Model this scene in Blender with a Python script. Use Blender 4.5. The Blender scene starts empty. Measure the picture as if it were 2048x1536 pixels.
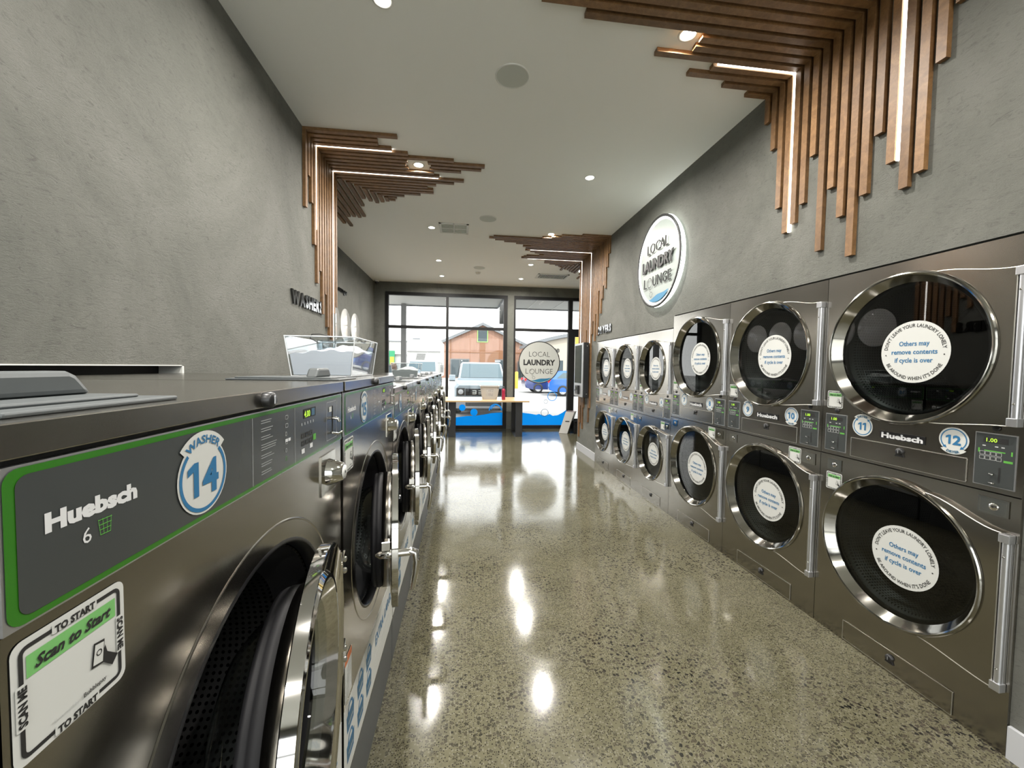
import bpy, math, random
from mathutils import Vector, Matrix
R = math.radians
PI = math.pi
random.seed(4)
S = bpy.context.scene
C = S.collection

# ---------------------------------------------------------------- camera, world, sun, exposure
YAW, PITCH, ROLL, CAMZ, FPX = -0.1230, -0.0414, 0.0143, 1.515, 800.0
def w2c(x, y, z):
    cy, sy = math.cos(YAW), math.sin(YAW)
    x1, y1 = cy*x + sy*y, -sy*x + cy*y
    cp, sp = math.cos(PITCH), math.sin(PITCH)
    y2, z2 = cp*y1 + sp*z, -sp*y1 + cp*z
    cr, sr = math.cos(ROLL), math.sin(ROLL)
    return Vector((cr*x1 + sr*z2, -sr*x1 + cr*z2, -y2))
cd = bpy.data.cameras.new('camera')
cd.sensor_width = 36.0
cd.lens = FPX/2048*36.0
cd.clip_start = 0.02
cd.clip_end = 500
cam = bpy.data.objects.new('camera', cd)
C.objects.link(cam)
m3 = Matrix([w2c(1, 0, 0), w2c(0, 1, 0), w2c(0, 0, 1)])       # rows = images of the world axes
cam.matrix_world = Matrix.Translation((0, 0, CAMZ)) @ m3.to_4x4()
S.camera = cam
S.view_settings.view_transform = 'Standard'
S.view_settings.look = 'None'
S.view_settings.exposure = 1.22
S.view_settings.gamma = 1.0
S.view_settings.use_curve_mapping = False
try:
    S.cycles.use_denoising = True
    S.cycles.max_bounces = 10
    S.cycles.diffuse_bounces = 5
    S.cycles.glossy_bounces = 5
    S.cycles.transparent_max_bounces = 16
    S.cycles.sample_clamp_indirect = 6.0
    S.cycles.caustics_reflective = False
    S.cycles.caustics_refractive = False
except Exception:
    pass
W = bpy.data.worlds.new('world')
S.world = W
W.use_nodes = True
nt = W.node_tree
bg = nt.nodes['Background']
tcw = nt.nodes.new('ShaderNodeTexCoord')
sep = nt.nodes.new('ShaderNodeSeparateXYZ')
rmp = nt.nodes.new('ShaderNodeValToRGB')
nt.links.new(tcw.outputs['Generated'], sep.inputs[0])
nt.links.new(sep.outputs['Z'], rmp.inputs['Fac'])
rmp.color_ramp.elements[0].color = (1.0, 1.0, 1.0, 1)
rmp.color_ramp.elements[1].color = (0.92, 0.96, 1.0, 1)
nt.links.new(rmp.outputs[0], bg.inputs['Color'])
bg.inputs['Strength'].default_value = 2.1
sd = bpy.data.lights.new('sun', 'SUN')
sd.energy = 1.6
sd.angle = R(4)
sd.color = (1, .97, .92)
sun = bpy.data.objects.new('sun', sd)
sun.rotation_euler = (R(36), R(16), 0)      # high, from behind the shop: its roof keeps it off the floor in view
C.objects.link(sun)
DOWN_W, SPOT_COL = 20.0, (1.0, .955, .89)
LED_E = 3.6

# ---------------------------------------------------------------- materials
MATS = {}
def mat(name, col, rough=.5, metal=0.0, emit=0.0, emitcol=None, coat=0.0, spec=.5, aniso=0.0):
    if name in MATS: return MATS[name]
    m = bpy.data.materials.new(name)
    m.use_nodes = True
    b = m.node_tree.nodes['Principled BSDF']
    b.inputs['Base Color'].default_value = (*col, 1)
    b.inputs['Roughness'].default_value = rough
    b.inputs['Metallic'].default_value = metal
    b.inputs['Specular IOR Level'].default_value = spec
    if coat: b.inputs['Coat Weight'].default_value = coat; b.inputs['Coat Roughness'].default_value = .05
    if aniso: b.inputs['Anisotropic'].default_value = aniso
    if emit:
        b.inputs['Emission Color'].default_value = (*(emitcol or col), 1)
        b.inputs['Emission Strength'].default_value = emit
    MATS[name] = m
    return m
def N(m, t, **kw):
    n = m.node_tree.nodes.new(t)
    for k, v in kw.items():
        if k in n.inputs: n.inputs[k].default_value = v
        else: setattr(n, k, v)
    return n
def L(m, a, b): m.node_tree.links.new(a, b)
def ramp(m, fac, stops):
    r = N(m, 'ShaderNodeValToRGB')
    e = r.color_ramp.elements
    while len(e) < len(stops): e.new(.5)
    for i, (p, c) in enumerate(stops):
        e[i].position = p
        e[i].color = (*c, 1) if len(c) == 3 else c
    L(m, fac, r.inputs['Fac'])
    return r.outputs[0]
def coords(m, scale=(1, 1, 1)):
    tc = N(m, 'ShaderNodeTexCoord'); mp = N(m, 'ShaderNodeMapping')
    mp.inputs['Scale'].default_value = scale
    L(m, tc.outputs['Object'], mp.inputs[0])
    return mp.outputs[0]
def noise(m, vec, scale, detail=4, rough=.6, dist=0.0):
    n = N(m, 'ShaderNodeTexNoise', Scale=scale, Detail=detail, Roughness=rough, Distortion=dist)
    L(m, vec, n.inputs['Vector'])
    return n.outputs['Fac']
def mixc(m, fac, a, b, mode='MIX'):
    x = N(m, 'ShaderNodeMix', data_type='RGBA', blend_type=mode)
    for s, v in ((x.inputs[0], fac), (x.inputs[6], a), (x.inputs[7], b)):
        if hasattr(v, 'links'): L(m, v, s)
        elif isinstance(v, tuple): s.default_value = (*v, 1)
        else: s.default_value = v
    return x.outputs[2]
def bsdf(m): return m.node_tree.nodes['Principled BSDF']
def bump(m, h, strength, dist=.01):
    b = N(m, 'ShaderNodeBump'); b.inputs['Strength'].default_value = strength; b.inputs['Distance'].default_value = dist
    L(m, h, b.inputs['Height']); L(m, b.outputs[0], bsdf(m).inputs['Normal'])

def plaster():
    m = mat('wall_plaster', (.3, .3, .28), .75)
    v = coords(m)
    n1 = noise(m, v, 1.1, 5, .65, 1.2)
    c1 = ramp(m, n1, [(.3, (.102, .105, .090)), (.5, (.134, .136, .118)), (.72, (.170, .171, .152))])
    vs = coords(m, (1.0, 1.0, 2.6))
    n2 = noise(m, vs, 14, 8, .8, 2.0)
    c2 = ramp(m, n2, [(.34, (.52, .52, .52)), (.46, (1, 1, 1)), (.7, (1.08, 1.08, 1.08))])
    L(m, mixc(m, .8, c1, c2, 'MULTIPLY'), bsdf(m).inputs['Base Color'])
    n3 = noise(m, vs, 60, 6, .75, 1.5)
    ad = N(m, 'ShaderNodeMath', operation='ADD'); L(m, n2, ad.inputs[0]); L(m, n3, ad.inputs[1])
    bump(m, ad.outputs[0], .5, .014)
    return m
def steel(name, col=(.365, .345, .31), rough=.19, axis=(1, 1, 40), wav=.05):
    m = mat(name, col, rough, 1.0)
    v = coords(m)
    n = noise(m, v, 1.7, 0, .5)
    r = N(m, 'ShaderNodeMapRange'); r.inputs['To Min'].default_value = rough-.05; r.inputs['To Max'].default_value = rough+.05
    L(m, n, r.inputs[0]); L(m, r.outputs[0], bsdf(m).inputs['Roughness'])
    v2 = coords(m)
    bump(m, noise(m, v2, 2.2, 0, .5), wav, .06)
    return m
def timber(name):
    m = mat(name, (.35, .2, .11), .5)
    v = coords(m, (6, 6, 6))
    tc = N(m, 'ShaderNodeTexCoord')
    oi = N(m, 'ShaderNodeObjectInfo')
    n = noise(m, v, 3.0, 6, .7, .6)
    w = noise(m, coords(m, (90, 90, 90)), 2, 5, .7, .3)
    c = ramp(m, n, [(.3, (.125, .062, .022)), (.55, (.195, .102, .039)), (.75, (.262, .146, .060))])
    c2 = ramp(m, w, [(.3, (.72, .72, .72)), (.6, (1, 1, 1))])
    c = mixc(m, .8, c, c2, 'MULTIPLY')
    hs = N(m, 'ShaderNodeHueSaturation')
    rr = N(m, 'ShaderNodeMapRange'); rr.inputs['To Min'].default_value = .8; rr.inputs['To Max'].default_value = 1.22
    L(m, oi.outputs['Random'], rr.inputs[0]); L(m, rr.outputs[0], hs.inputs['Value']); L(m, c, hs.inputs['Color'])
    L(m, hs.outputs[0], bsdf(m).inputs['Base Color'])
    bump(m, w, .15, .003)
    return m
def floormat():
    m = mat('polished_concrete', (.3, .28, .23), .14)
    v = coords(m)
    n1 = noise(m, v, .8, 6, .65, .6)
    base = ramp(m, n1, [(.3, (.082, .077, .047)), (.5, (.106, .099, .063)), (.72, (.134, .127, .085))])
    n2 = noise(m, v, 9, 6, .7, 1.0)
    base = mixc(m, .6, base, ramp(m, n2, [(.3, (.78, .78, .78)), (.65, (1.08, 1.08, 1.06))]), 'MULTIPLY')
    den = ramp(m, noise(m, v, 1.6, 3, .6, .5), [(.36, (.0, .0, .0)), (.62, (1, 1, 1))])
    def chips(scale, th, keep, seed):
        vv = N(m, 'ShaderNodeMapping'); tc = N(m, 'ShaderNodeTexCoord'); vv.inputs['Location'].default_value = (seed, seed*.7, 0)
        L(m, tc.outputs['Object'], vv.inputs[0])
        wn = N(m, 'ShaderNodeTexNoise', Scale=scale*1.2, Detail=2.0)
        L(m, vv.outputs[0], wn.inputs['Vector'])
        mx = N(m, 'ShaderNodeVectorMath', operation='SCALE'); mx.inputs['Scale'].default_value = .9/scale
        L(m, wn.outputs['Color'], mx.inputs[0])
        av = N(m, 'ShaderNodeVectorMath', operation='ADD'); L(m, vv.outputs[0], av.inputs[0]); L(m, mx.outputs[0], av.inputs[1])
        vo = N(m, 'ShaderNodeTexVoronoi', Scale=scale, Randomness=1.0, voronoi_dimensions='2D'); L(m, av.outputs[0], vo.inputs['Vector'])
        lt = N(m, 'ShaderNodeMath', operation='LESS_THAN'); lt.inputs[1].default_value = th; L(m, vo.outputs['Distance'], lt.inputs[0])
        sx = N(m, 'ShaderNodeSeparateColor'); L(m, vo.outputs['Color'], sx.inputs[0])
        gt = N(m, 'ShaderNodeMath', operation='GREATER_THAN'); gt.inputs[1].default_value = keep; L(m, sx.outputs[0], gt.inputs[0])
        mu = N(m, 'ShaderNodeMath', operation='MULTIPLY'); L(m, lt.outputs[0], mu.inputs[0]); L(m, gt.outputs[0], mu.inputs[1])
        return mu.outputs[0], sx.outputs[1]
    a, ca = chips(52, .39, .60, 0)
    b, cb = chips(135, .34, .66, 3.3)
    d, cdv = chips(85, .33, .60, 7.7)
    mul = N(m, 'ShaderNodeMath', operation='MULTIPLY'); L(m, a, mul.inputs[0]); L(m, den, mul.inputs[1])
    light = mixc(m, .4, base, (.20, .19, .15))
    c = mixc(m, d, base, light)
    dk = ramp(m, ca, [(.2, (.010, .010, .009)), (.8, (.045, .038, .028))])
    c = mixc(m, b, c, (.022, .019, .014))
    c = mixc(m, mul.outputs[0], c, dk)
    L(m, c, bsdf(m).inputs['Base Color'])
    rr = ramp(m, noise(m, v, 3.5, 5, .6, .8), [(.3, (.085, .085, .085)), (.7, (.16, .16, .16))])
    L(m, rr, bsdf(m).inputs['Roughness'])
    bsdf(m).inputs['Specular IOR Level'].default_value = .42
    return m
def glassmat(name, tint=(1, 1, 1), ior=1.5, rough=0.0, boost=1.0):
    if name in MATS: return MATS[name]
    m = bpy.data.materials.new(name); m.use_nodes = True
    t = m.node_tree; t.nodes.remove(t.nodes['Principled BSDF'])
    out = t.nodes['Material Output']
    tr = N(m, 'ShaderNodeBsdfTransparent'); tr.inputs[0].default_value = (*tint, 1)
    gl = N(m, 'ShaderNodeBsdfGlossy'); gl.inputs['Roughness'].default_value = rough
    fr = N(m, 'ShaderNodeFresnel'); geo = N(m, 'ShaderNodeNewGeometry')
    io = N(m, 'ShaderNodeMapRange'); io.inputs['To Min'].default_value = ior; io.inputs['To Max'].default_value = 1/ior
    L(m, geo.outputs['Backfacing'], io.inputs[0]); L(m, io.outputs[0], fr.inputs[0])
    mu = N(m, 'ShaderNodeMath', operation='MULTIPLY'); mu.inputs[1].default_value = boost; mu.use_clamp = True
    L(m, fr.outputs[0], mu.inputs[0])
    mx = N(m, 'ShaderNodeMixShader')
    L(m, mu.outputs[0], mx.inputs[0]); L(m, tr.outputs[0], mx.inputs[1]); L(m, gl.outputs[0], mx.inputs[2])
    L(m, mx.outputs[0], out.inputs[0])
    MATS[name] = m
    return m
def translucent(name, col, tfac):
    if name in MATS: return MATS[name]
    m = mat(name, col, .6)
    tl = N(m, 'ShaderNodeBsdfTranslucent'); tl.inputs[0].default_value = (*col, 1)
    mx = N(m, 'ShaderNodeMixShader'); mx.inputs[0].default_value = tfac
    out = m.node_tree.nodes['Material Output']
    L(m, bsdf(m).outputs[0], mx.inputs[1]); L(m, tl.outputs[0], mx.inputs[2]); L(m, mx.outputs[0], out.inputs[0])
    return m
def drummat():
    m = mat('perforated_drum', (.055, .055, .055), .38, 1.0)
    tc = N(m, 'ShaderNodeTexCoord')
    mp = N(m, 'ShaderNodeMapping'); L(m, tc.outputs['UV'], mp.inputs[0])
    vo = N(m, 'ShaderNodeTexVoronoi', Scale=1.0, Randomness=0.0, voronoi_dimensions='2D'); L(m, mp.outputs[0], vo.inputs['Vector'])
    lt = N(m, 'ShaderNodeMath', operation='LESS_THAN'); lt.inputs[1].default_value = .27; L(m, vo.outputs['Distance'], lt.inputs[0])
    L(m, mixc(m, lt.outputs[0], (.055, .055, .055), (.003, .003, .003)), bsdf(m).inputs['Base Color'])
    return m
M = dict(
    plaster=plaster(), steel=steel('brushed_steel'), steel2=steel('brushed_steel_washer', (.36, .343, .312), .19, (1, 1, 40), .05),
    floor=floormat(), wood=timber('timber_slat'), drum=drummat(),
    ceil=mat('ceiling_paint', (.93, .93, .89), .8), chrome=mat('chrome', (.60, .59, .57), .06, 1.0), chrome2=mat('dark_chrome', (.34, .33, .30), .10, 1.0),
    alu=mat('satin_aluminium', (.60, .61, .64), .32, .9), black=mat('black_plastic', (.012, .012, .013), .35),
    rubber=mat('black_rubber', (.009, .009, .010), .55, spec=.2), panel=mat('charcoal_panel', (.045, .050, .050), .22, spec=.7),
    green=mat('green_border', (.028, .150, .012), .22, spec=.7), white=mat('white_vinyl', (.54, .55, .53), .5),
    ink=mat('black_ink', (.015, .015, .015), .5), blue=mat('blue_ink', (.020, .135, .290), .5), navy=mat('blue_grey_ink', (.05, .12, .19), .5),
    grey=mat('grey_print', (.45, .46, .46), .5), lgrey=mat('silver_print', (.62, .63, .64), .4), lime=mat('green_print', (.09, .33, .05), .5),
    sgreen=mat('sticker_green', (.16, .42, .13), .5), lcd=mat('lcd_digits', (.1, .2, .01), .5, emit=.55, emitcol=(.55, 1.0, .06)),
    dark=mat('dark_gap', (.008, .008, .008), .7), frame=mat('window_frame_charcoal', (.013, .013, .013), .6, spec=.25),
    hatch=mat('grey_hatch_plastic', (.085, .095, .098), .45), base=mat('grey_base_metal', (.095, .10, .103), .5, .2),
    skirt=mat('skirting_paint', (.46, .47, .49), .5), glass=glassmat('window_glass', (.97, .98, .97), 1.45, boost=.35),
    dglass=glassmat('dryer_glass', (.30, .33, .32), 1.6), wglass=glassmat('bowl_glass', (.75, .78, .78), 1.5, boost=1.2),
    acrylic=glassmat('clear_acrylic', (.93, .95, .96), 1.45, .02, 1.6), trim=mat('downlight_trim', (.75, .75, .72), .4),
    led=mat('led_strip', (1, 1, 1), .5, emit=LED_E, emitcol=(1, .97, .90)), lamp=mat('downlight_lens', (1, 1, 1), .5, emit=25.0, emitcol=(1, .94, .82)),
    wave=translucent('blue_window_film', (.0, .20, .62), .65), frost=translucent('frosted_vinyl', (.46, .46, .42), .35),
    powder=mat('detergent_powder', (.88, .90, .97), .9), gpowder=mat('grey_detergent_powder', (.36, .38, .37), .9),
    halo=mat('sign_halo', (1, 1, 1), .5, emit=3.0, emitcol=(.94, 1, .93)), signface=mat('sign_face', (.30, .34, .32), .35),
    tblack=mat('powder_coated_steel', (.015, .015, .016), .4), oak=mat('oak_top', (.55, .38, .20), .35),
    disc=mat('glossy_white_disc', (.80, .80, .78), .05, coat=1.0), vent=mat('vent_white', (.72, .72, .68), .5),
    speaker=mat('speaker_mesh', (.60, .62, .57), .8), screen=mat('kiosk_screen', (.02, .03, .03), .08, coat=.6), silver=mat('silver_plastic', (.35, .36, .37), .35, .5),
)

# ---------------------------------------------------------------- mesh builder
TXT = {}
def glyphs(s, bold=0.0, shear=0.0, extrude=0.0, space=1.0):
    key = (s, bold, shear, extrude, space)
    if key in TXT: return TXT[key]
    c = bpy.data.curves.new('t', 'FONT')
    c.body = s; c.size = 1.0; c.offset = bold; c.shear = shear; c.extrude = extrude; c.resolution_u = 2
    c.space_character = space
    o = bpy.data.objects.new('t', c); C.objects.link(o)
    bpy.context.view_layer.update()
    me = bpy.data.meshes.new_from_object(o.evaluated_get(bpy.context.evaluated_depsgraph_get()))
    vs = [tuple(v.co) for v in me.vertices]; fs = [tuple(p.vertices) for p in me.polygons]
    bpy.data.objects.remove(o); bpy.data.curves.remove(c); bpy.data.meshes.remove(me)
    xs = [v[0] for v in vs] or [0]
    x0, x1 = min(xs), max(xs)
    vs = [((v[0]-(x0+x1)/2), v[1], v[2]) for v in vs]
    TXT[key] = (vs, fs, x1-x0)
    return TXT[key]

class MB:
    """collects shapes in local front coordinates: x right, z up, y into the thing (front faces -y)"""
    def __init__(s): s.v = []; s.f = []; s.m = []; s.mats = []; s.uv = {}; s.sm = []
    def mi(s, m):
        m = M[m] if isinstance(m, str) else m
        if m not in s.mats: s.mats.append(m)
        return s.mats.index(m)
    def add(s, vs, fs, m, smooth=False, uvs=None):
        o = len(s.v); k = s.mi(m); s.v += [tuple(v) for v in vs]
        for i, f in enumerate(fs):
            if uvs: s.uv[len(s.f)] = uvs[i]
            s.f.append(tuple(o+a for a in f)); s.m.append(k); s.sm.append(smooth)
        return s
    def box(s, x0, x1, y0, y1, z0, z1, m):
        v = [(x, y, z) for x in (x0, x1) for y in (y0, y1) for z in (z0, z1)]
        return s.add(v, [(0, 1, 3, 2), (4, 6, 7, 5), (0, 4, 5, 1), (2, 3, 7, 6), (0, 2, 6, 4), (1, 5, 7, 3)], m)
    def quad(s, pts, m): return s.add(pts, [tuple(range(len(pts)))], m)
    def prism(s, poly, y0, y1, m, plane='xz'):
        """poly in (a,b) extruded along the third axis between y0 and y1"""
        def P(a, b, c):
            return {'xz': (a, c, b), 'xy': (a, b, c), 'yz': (c, a, b)}[plane]
        n = len(poly)
        v = [P(a, b, y0) for a, b in poly] + [P(a, b, y1) for a, b in poly]
        f = [tuple(range(n)), tuple(range(2*n-1, n-1, -1))] + [(i, i+n, (i+1) % n+n, (i+1) % n) for i in range(n)]
        return s.add(v, f, m)
    def face(s, poly, y, m): return s.add([(a, y, b) for a, b in poly], [tuple(range(len(poly)))], m)
    def disc(s, cx, cz, r, y, m, n=32): return s.face([(cx+r*math.cos(2*PI*i/n), cz+r*math.sin(2*PI*i/n)) for i in range(n)], y, m)
    def arc(s, cx, cz, r0, r1, y, m, a0=0, a1=360, n=40):
        v = []; k = n+1
        for i in range(k):
            a = R(a0+(a1-a0)*i/n)
            v += [(cx+r0*math.cos(a), y, cz+r0*math.sin(a)), (cx+r1*math.cos(a), y, cz+r1*math.sin(a))]
        return s.add(v, [(2*i, 2*i+1, 2*i+3, 2*i+2) for i in range(n)], m)
    def lathe(s, prof, cx, cz, m, n=48, axis='y', cy=0.0, uvs=None, smooth=True):
        """prof = [(r, h)], around an axis through (cx, cz) along y, or along z at (cx, cy)"""
        v = []; f = []; U = []
        for i in range(n):
            a = 2*PI*i/n
            for r, h in prof:
                if axis == 'y': v.append((cx+r*math.cos(a), h, cz+r*math.sin(a)))
                elif axis == 'z': v.append((cx+r*math.cos(a), cy+r*math.sin(a), cz+h))
                else: v.append((cx+h, cy+r*math.cos(a), cz+r*math.sin(a)))
        p = len(prof)
        for i in range(n):
            j = (i+1) % n
            for k in range(p-1):
                f.append((i*p+k, i*p+k+1, j*p+k+1, j*p+k))
                if uvs: U.append([(i*uvs/n, prof[k][1]*uvs/(2*PI*prof[k][0]+1e-6)), (i*uvs/n, prof[k+1][1]*uvs/(2*PI*prof[k][0]+1e-6)), ((i+1)*uvs/n, prof[k+1][1]*uvs/(2*PI*prof[k][0]+1e-6)), ((i+1)*uvs/n, prof[k][1]*uvs/(2*PI*prof[k][0]+1e-6))])
        return s.add(v, f, m, smooth, U if uvs else None)
    def tube(s, pts, r, m, n=10, caps=True):
        pts = [Vector(p) for p in pts]; v = []; f = []
        rr = r if isinstance(r, (list, tuple)) else [r]*len(pts)
        up = None
        for i, p in enumerate(pts):
            d = (pts[min(i+1, len(pts)-1)]-pts[max(i-1, 0)]).normalized()
            if up is None:
                up = Vector((0, 0, 1)) if abs(d.z) < .9 else Vector((1, 0, 0))
            a = d.cross(up).normalized(); b = a.cross(d).normalized(); up = b
            for k in range(n):
                t = 2*PI*k/n; v.append(p+a*math.cos(t)*rr[i]+b*math.sin(t)*rr[i])
        for i in range(len(pts)-1):
            for k in range(n):
                f.append((i*n+k, i*n+(k+1) % n, (i+1)*n+(k+1) % n, (i+1)*n+k))
        s.add(v, f, m, True)
        if caps:
            s.add(v[:n], [tuple(range(n))], m); s.add(v[-n:], [tuple(range(n))], m)
        return s
    def plate_hole(s, x0, x1, z0, z1, cx, cz, r, y, m, n=64):
        ang = sorted(set([2*PI*i/n for i in range(n)] + [math.atan2(z-cz, x-cx) % (2*PI) for x in (x0, x1) for z in (z0, z1)]))
        inn = []; out = []
        for a in ang:
            c, sn = math.cos(a), math.sin(a)
            t = min([((x1 if c > 0 else x0)-cx)/c if abs(c) > 1e-9 else 1e9, ((z1 if sn > 0 else z0)-cz)/sn if abs(sn) > 1e-9 else 1e9])
            inn.append((cx+r*c, y, cz+r*sn)); out.append((cx+t*c, y, cz+t*sn))
        k = len(ang)
        return s.add(inn+out, [(i, (i+1) % k, (i+1) % k+k, i+k) for i in range(k)], m)
    def rrect(s, x0, x1, z0, z1, r, y, m, n=5):
        return s.face(rr_poly(x0, x1, z0, z1, r, n), y, m)
    def rframe(s, x0, x1, z0, z1, r, w, y, m, n=5):
        a = rr_poly(x0, x1, z0, z1, r, n); b = rr_poly(x0+w, x1-w, z0+w, z1-w, max(r-w, .0005), n); k = len(a)
        return s.add([(p, y, q) for p, q in a+b], [(i, (i+1) % k, (i+1) % k+k, i+k) for i in range(k)], m)
    def text(s, t, size, cx, cz, y, m, bold=0.0, shear=0.0, rot=0.0, width=None, arc=None, extrude=0.0, space=1.0, sx=1.0, left=False):
        """cz is the baseline; arc=(radius, 'top'|'bottom') bends the line round (cx, cz)"""
        vs, fs, w = glyphs(t, bold, shear, extrude, space)
        if not vs: return s
        k = size; kx = size*sx
        if width: kx = width/w
        out = []
        for a, b, c in vs:
            a *= kx; b *= k
            if left: a += w*kx/2
            if arc:
                Rr, side = arc
                t_ = a/Rr
                if side == 'top': p, q = (Rr+b)*math.sin(t_), (Rr+b)*math.cos(t_)
                else: p, q = (Rr-b)*math.sin(t_), -(Rr-b)*math.cos(t_)
            else: p, q = a, b
            if rot:
                cr_, sr_ = math.cos(rot), math.sin(rot); p, q = p*cr_-q*sr_, p*sr_+q*cr_
            out.append((cx+p, y-c*(1 if extrude else 0), cz+q))
        return s.add(out, fs, m)
    def build(s, name, parent=None, bevel=0.0, loc=None, rot=None, split=False):
        me = bpy.data.meshes.new(name)
        me.from_pydata(s.v, [], s.f)
        for m in s.mats: me.materials.append(m)
        me.polygons.foreach_set('material_index', s.m)
        me.polygons.foreach_set('use_smooth', s.sm)
        if s.uv:
            ul = me.uv_layers.new(name='UVMap')
            for fi, uvs in s.uv.items():
                for li, uv in zip(me.polygons[fi].loop_indices, uvs): ul.data[li].uv = uv
        me.update()
        o = bpy.data.objects.new(name, me); C.objects.link(o)
        if parent: o.parent = parent
        if loc: o.location = loc
        if rot: o.rotation_euler = rot
        if split:
            e = o.modifiers.new('edges', 'EDGE_SPLIT'); e.split_angle = R(24)
        if bevel:
            b = o.modifiers.new('bevel', 'BEVEL'); b.width = bevel; b.segments = 2; b.limit_method = 'ANGLE'; b.angle_limit = R(50)
        return o
def rr_poly(x0, x1, z0, z1, r, n=5):
    p = []
    for cx, cz, a0 in ((x1-r, z1-r, 0), (x0+r, z1-r, 90), (x0+r, z0+r, 180), (x1-r, z0+r, 270)):
        for i in range(n+1):
            a = R(a0+90*i/n); p.append((cx+r*math.cos(a), cz+r*math.sin(a)))
    return p
def tag(o, label=None, cat=None, group=None, kind=None):
    if label: o['label'] = label
    if cat: o['category'] = cat
    if group: o['group'] = group
    if kind: o['kind'] = kind
    return o
def root(name, loc=(0, 0, 0), rz=0.0):
    o = bpy.data.objects.new(name, None); C.objects.link(o); o.location = loc; o.rotation_euler = (0, 0, rz)
    o.empty_display_size = .1
    return o
def copy_tree(o, parent=None, skip=()):
    c = o.copy(); C.objects.link(c)
    if parent: c.parent = parent
    for ch in list(o.children):
        if ch.name.split('.')[0] in skip: continue
        copy_tree(ch, c, skip)
    return c
def struct(o, label=None): return tag(o, label, kind='structure')

# ---------------------------------------------------------------- measured room
RX, LX, FX, WY, CZ = 2.161, -1.336, -2.079, 9.753, 3.485
DX = 2.150                      # dryer fronts
WXF = -0.344                    # washer fronts
CORNER, REND = 4.44, 7.31       # end of the near left wall, end of the right wall
BACK = -3.2

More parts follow.
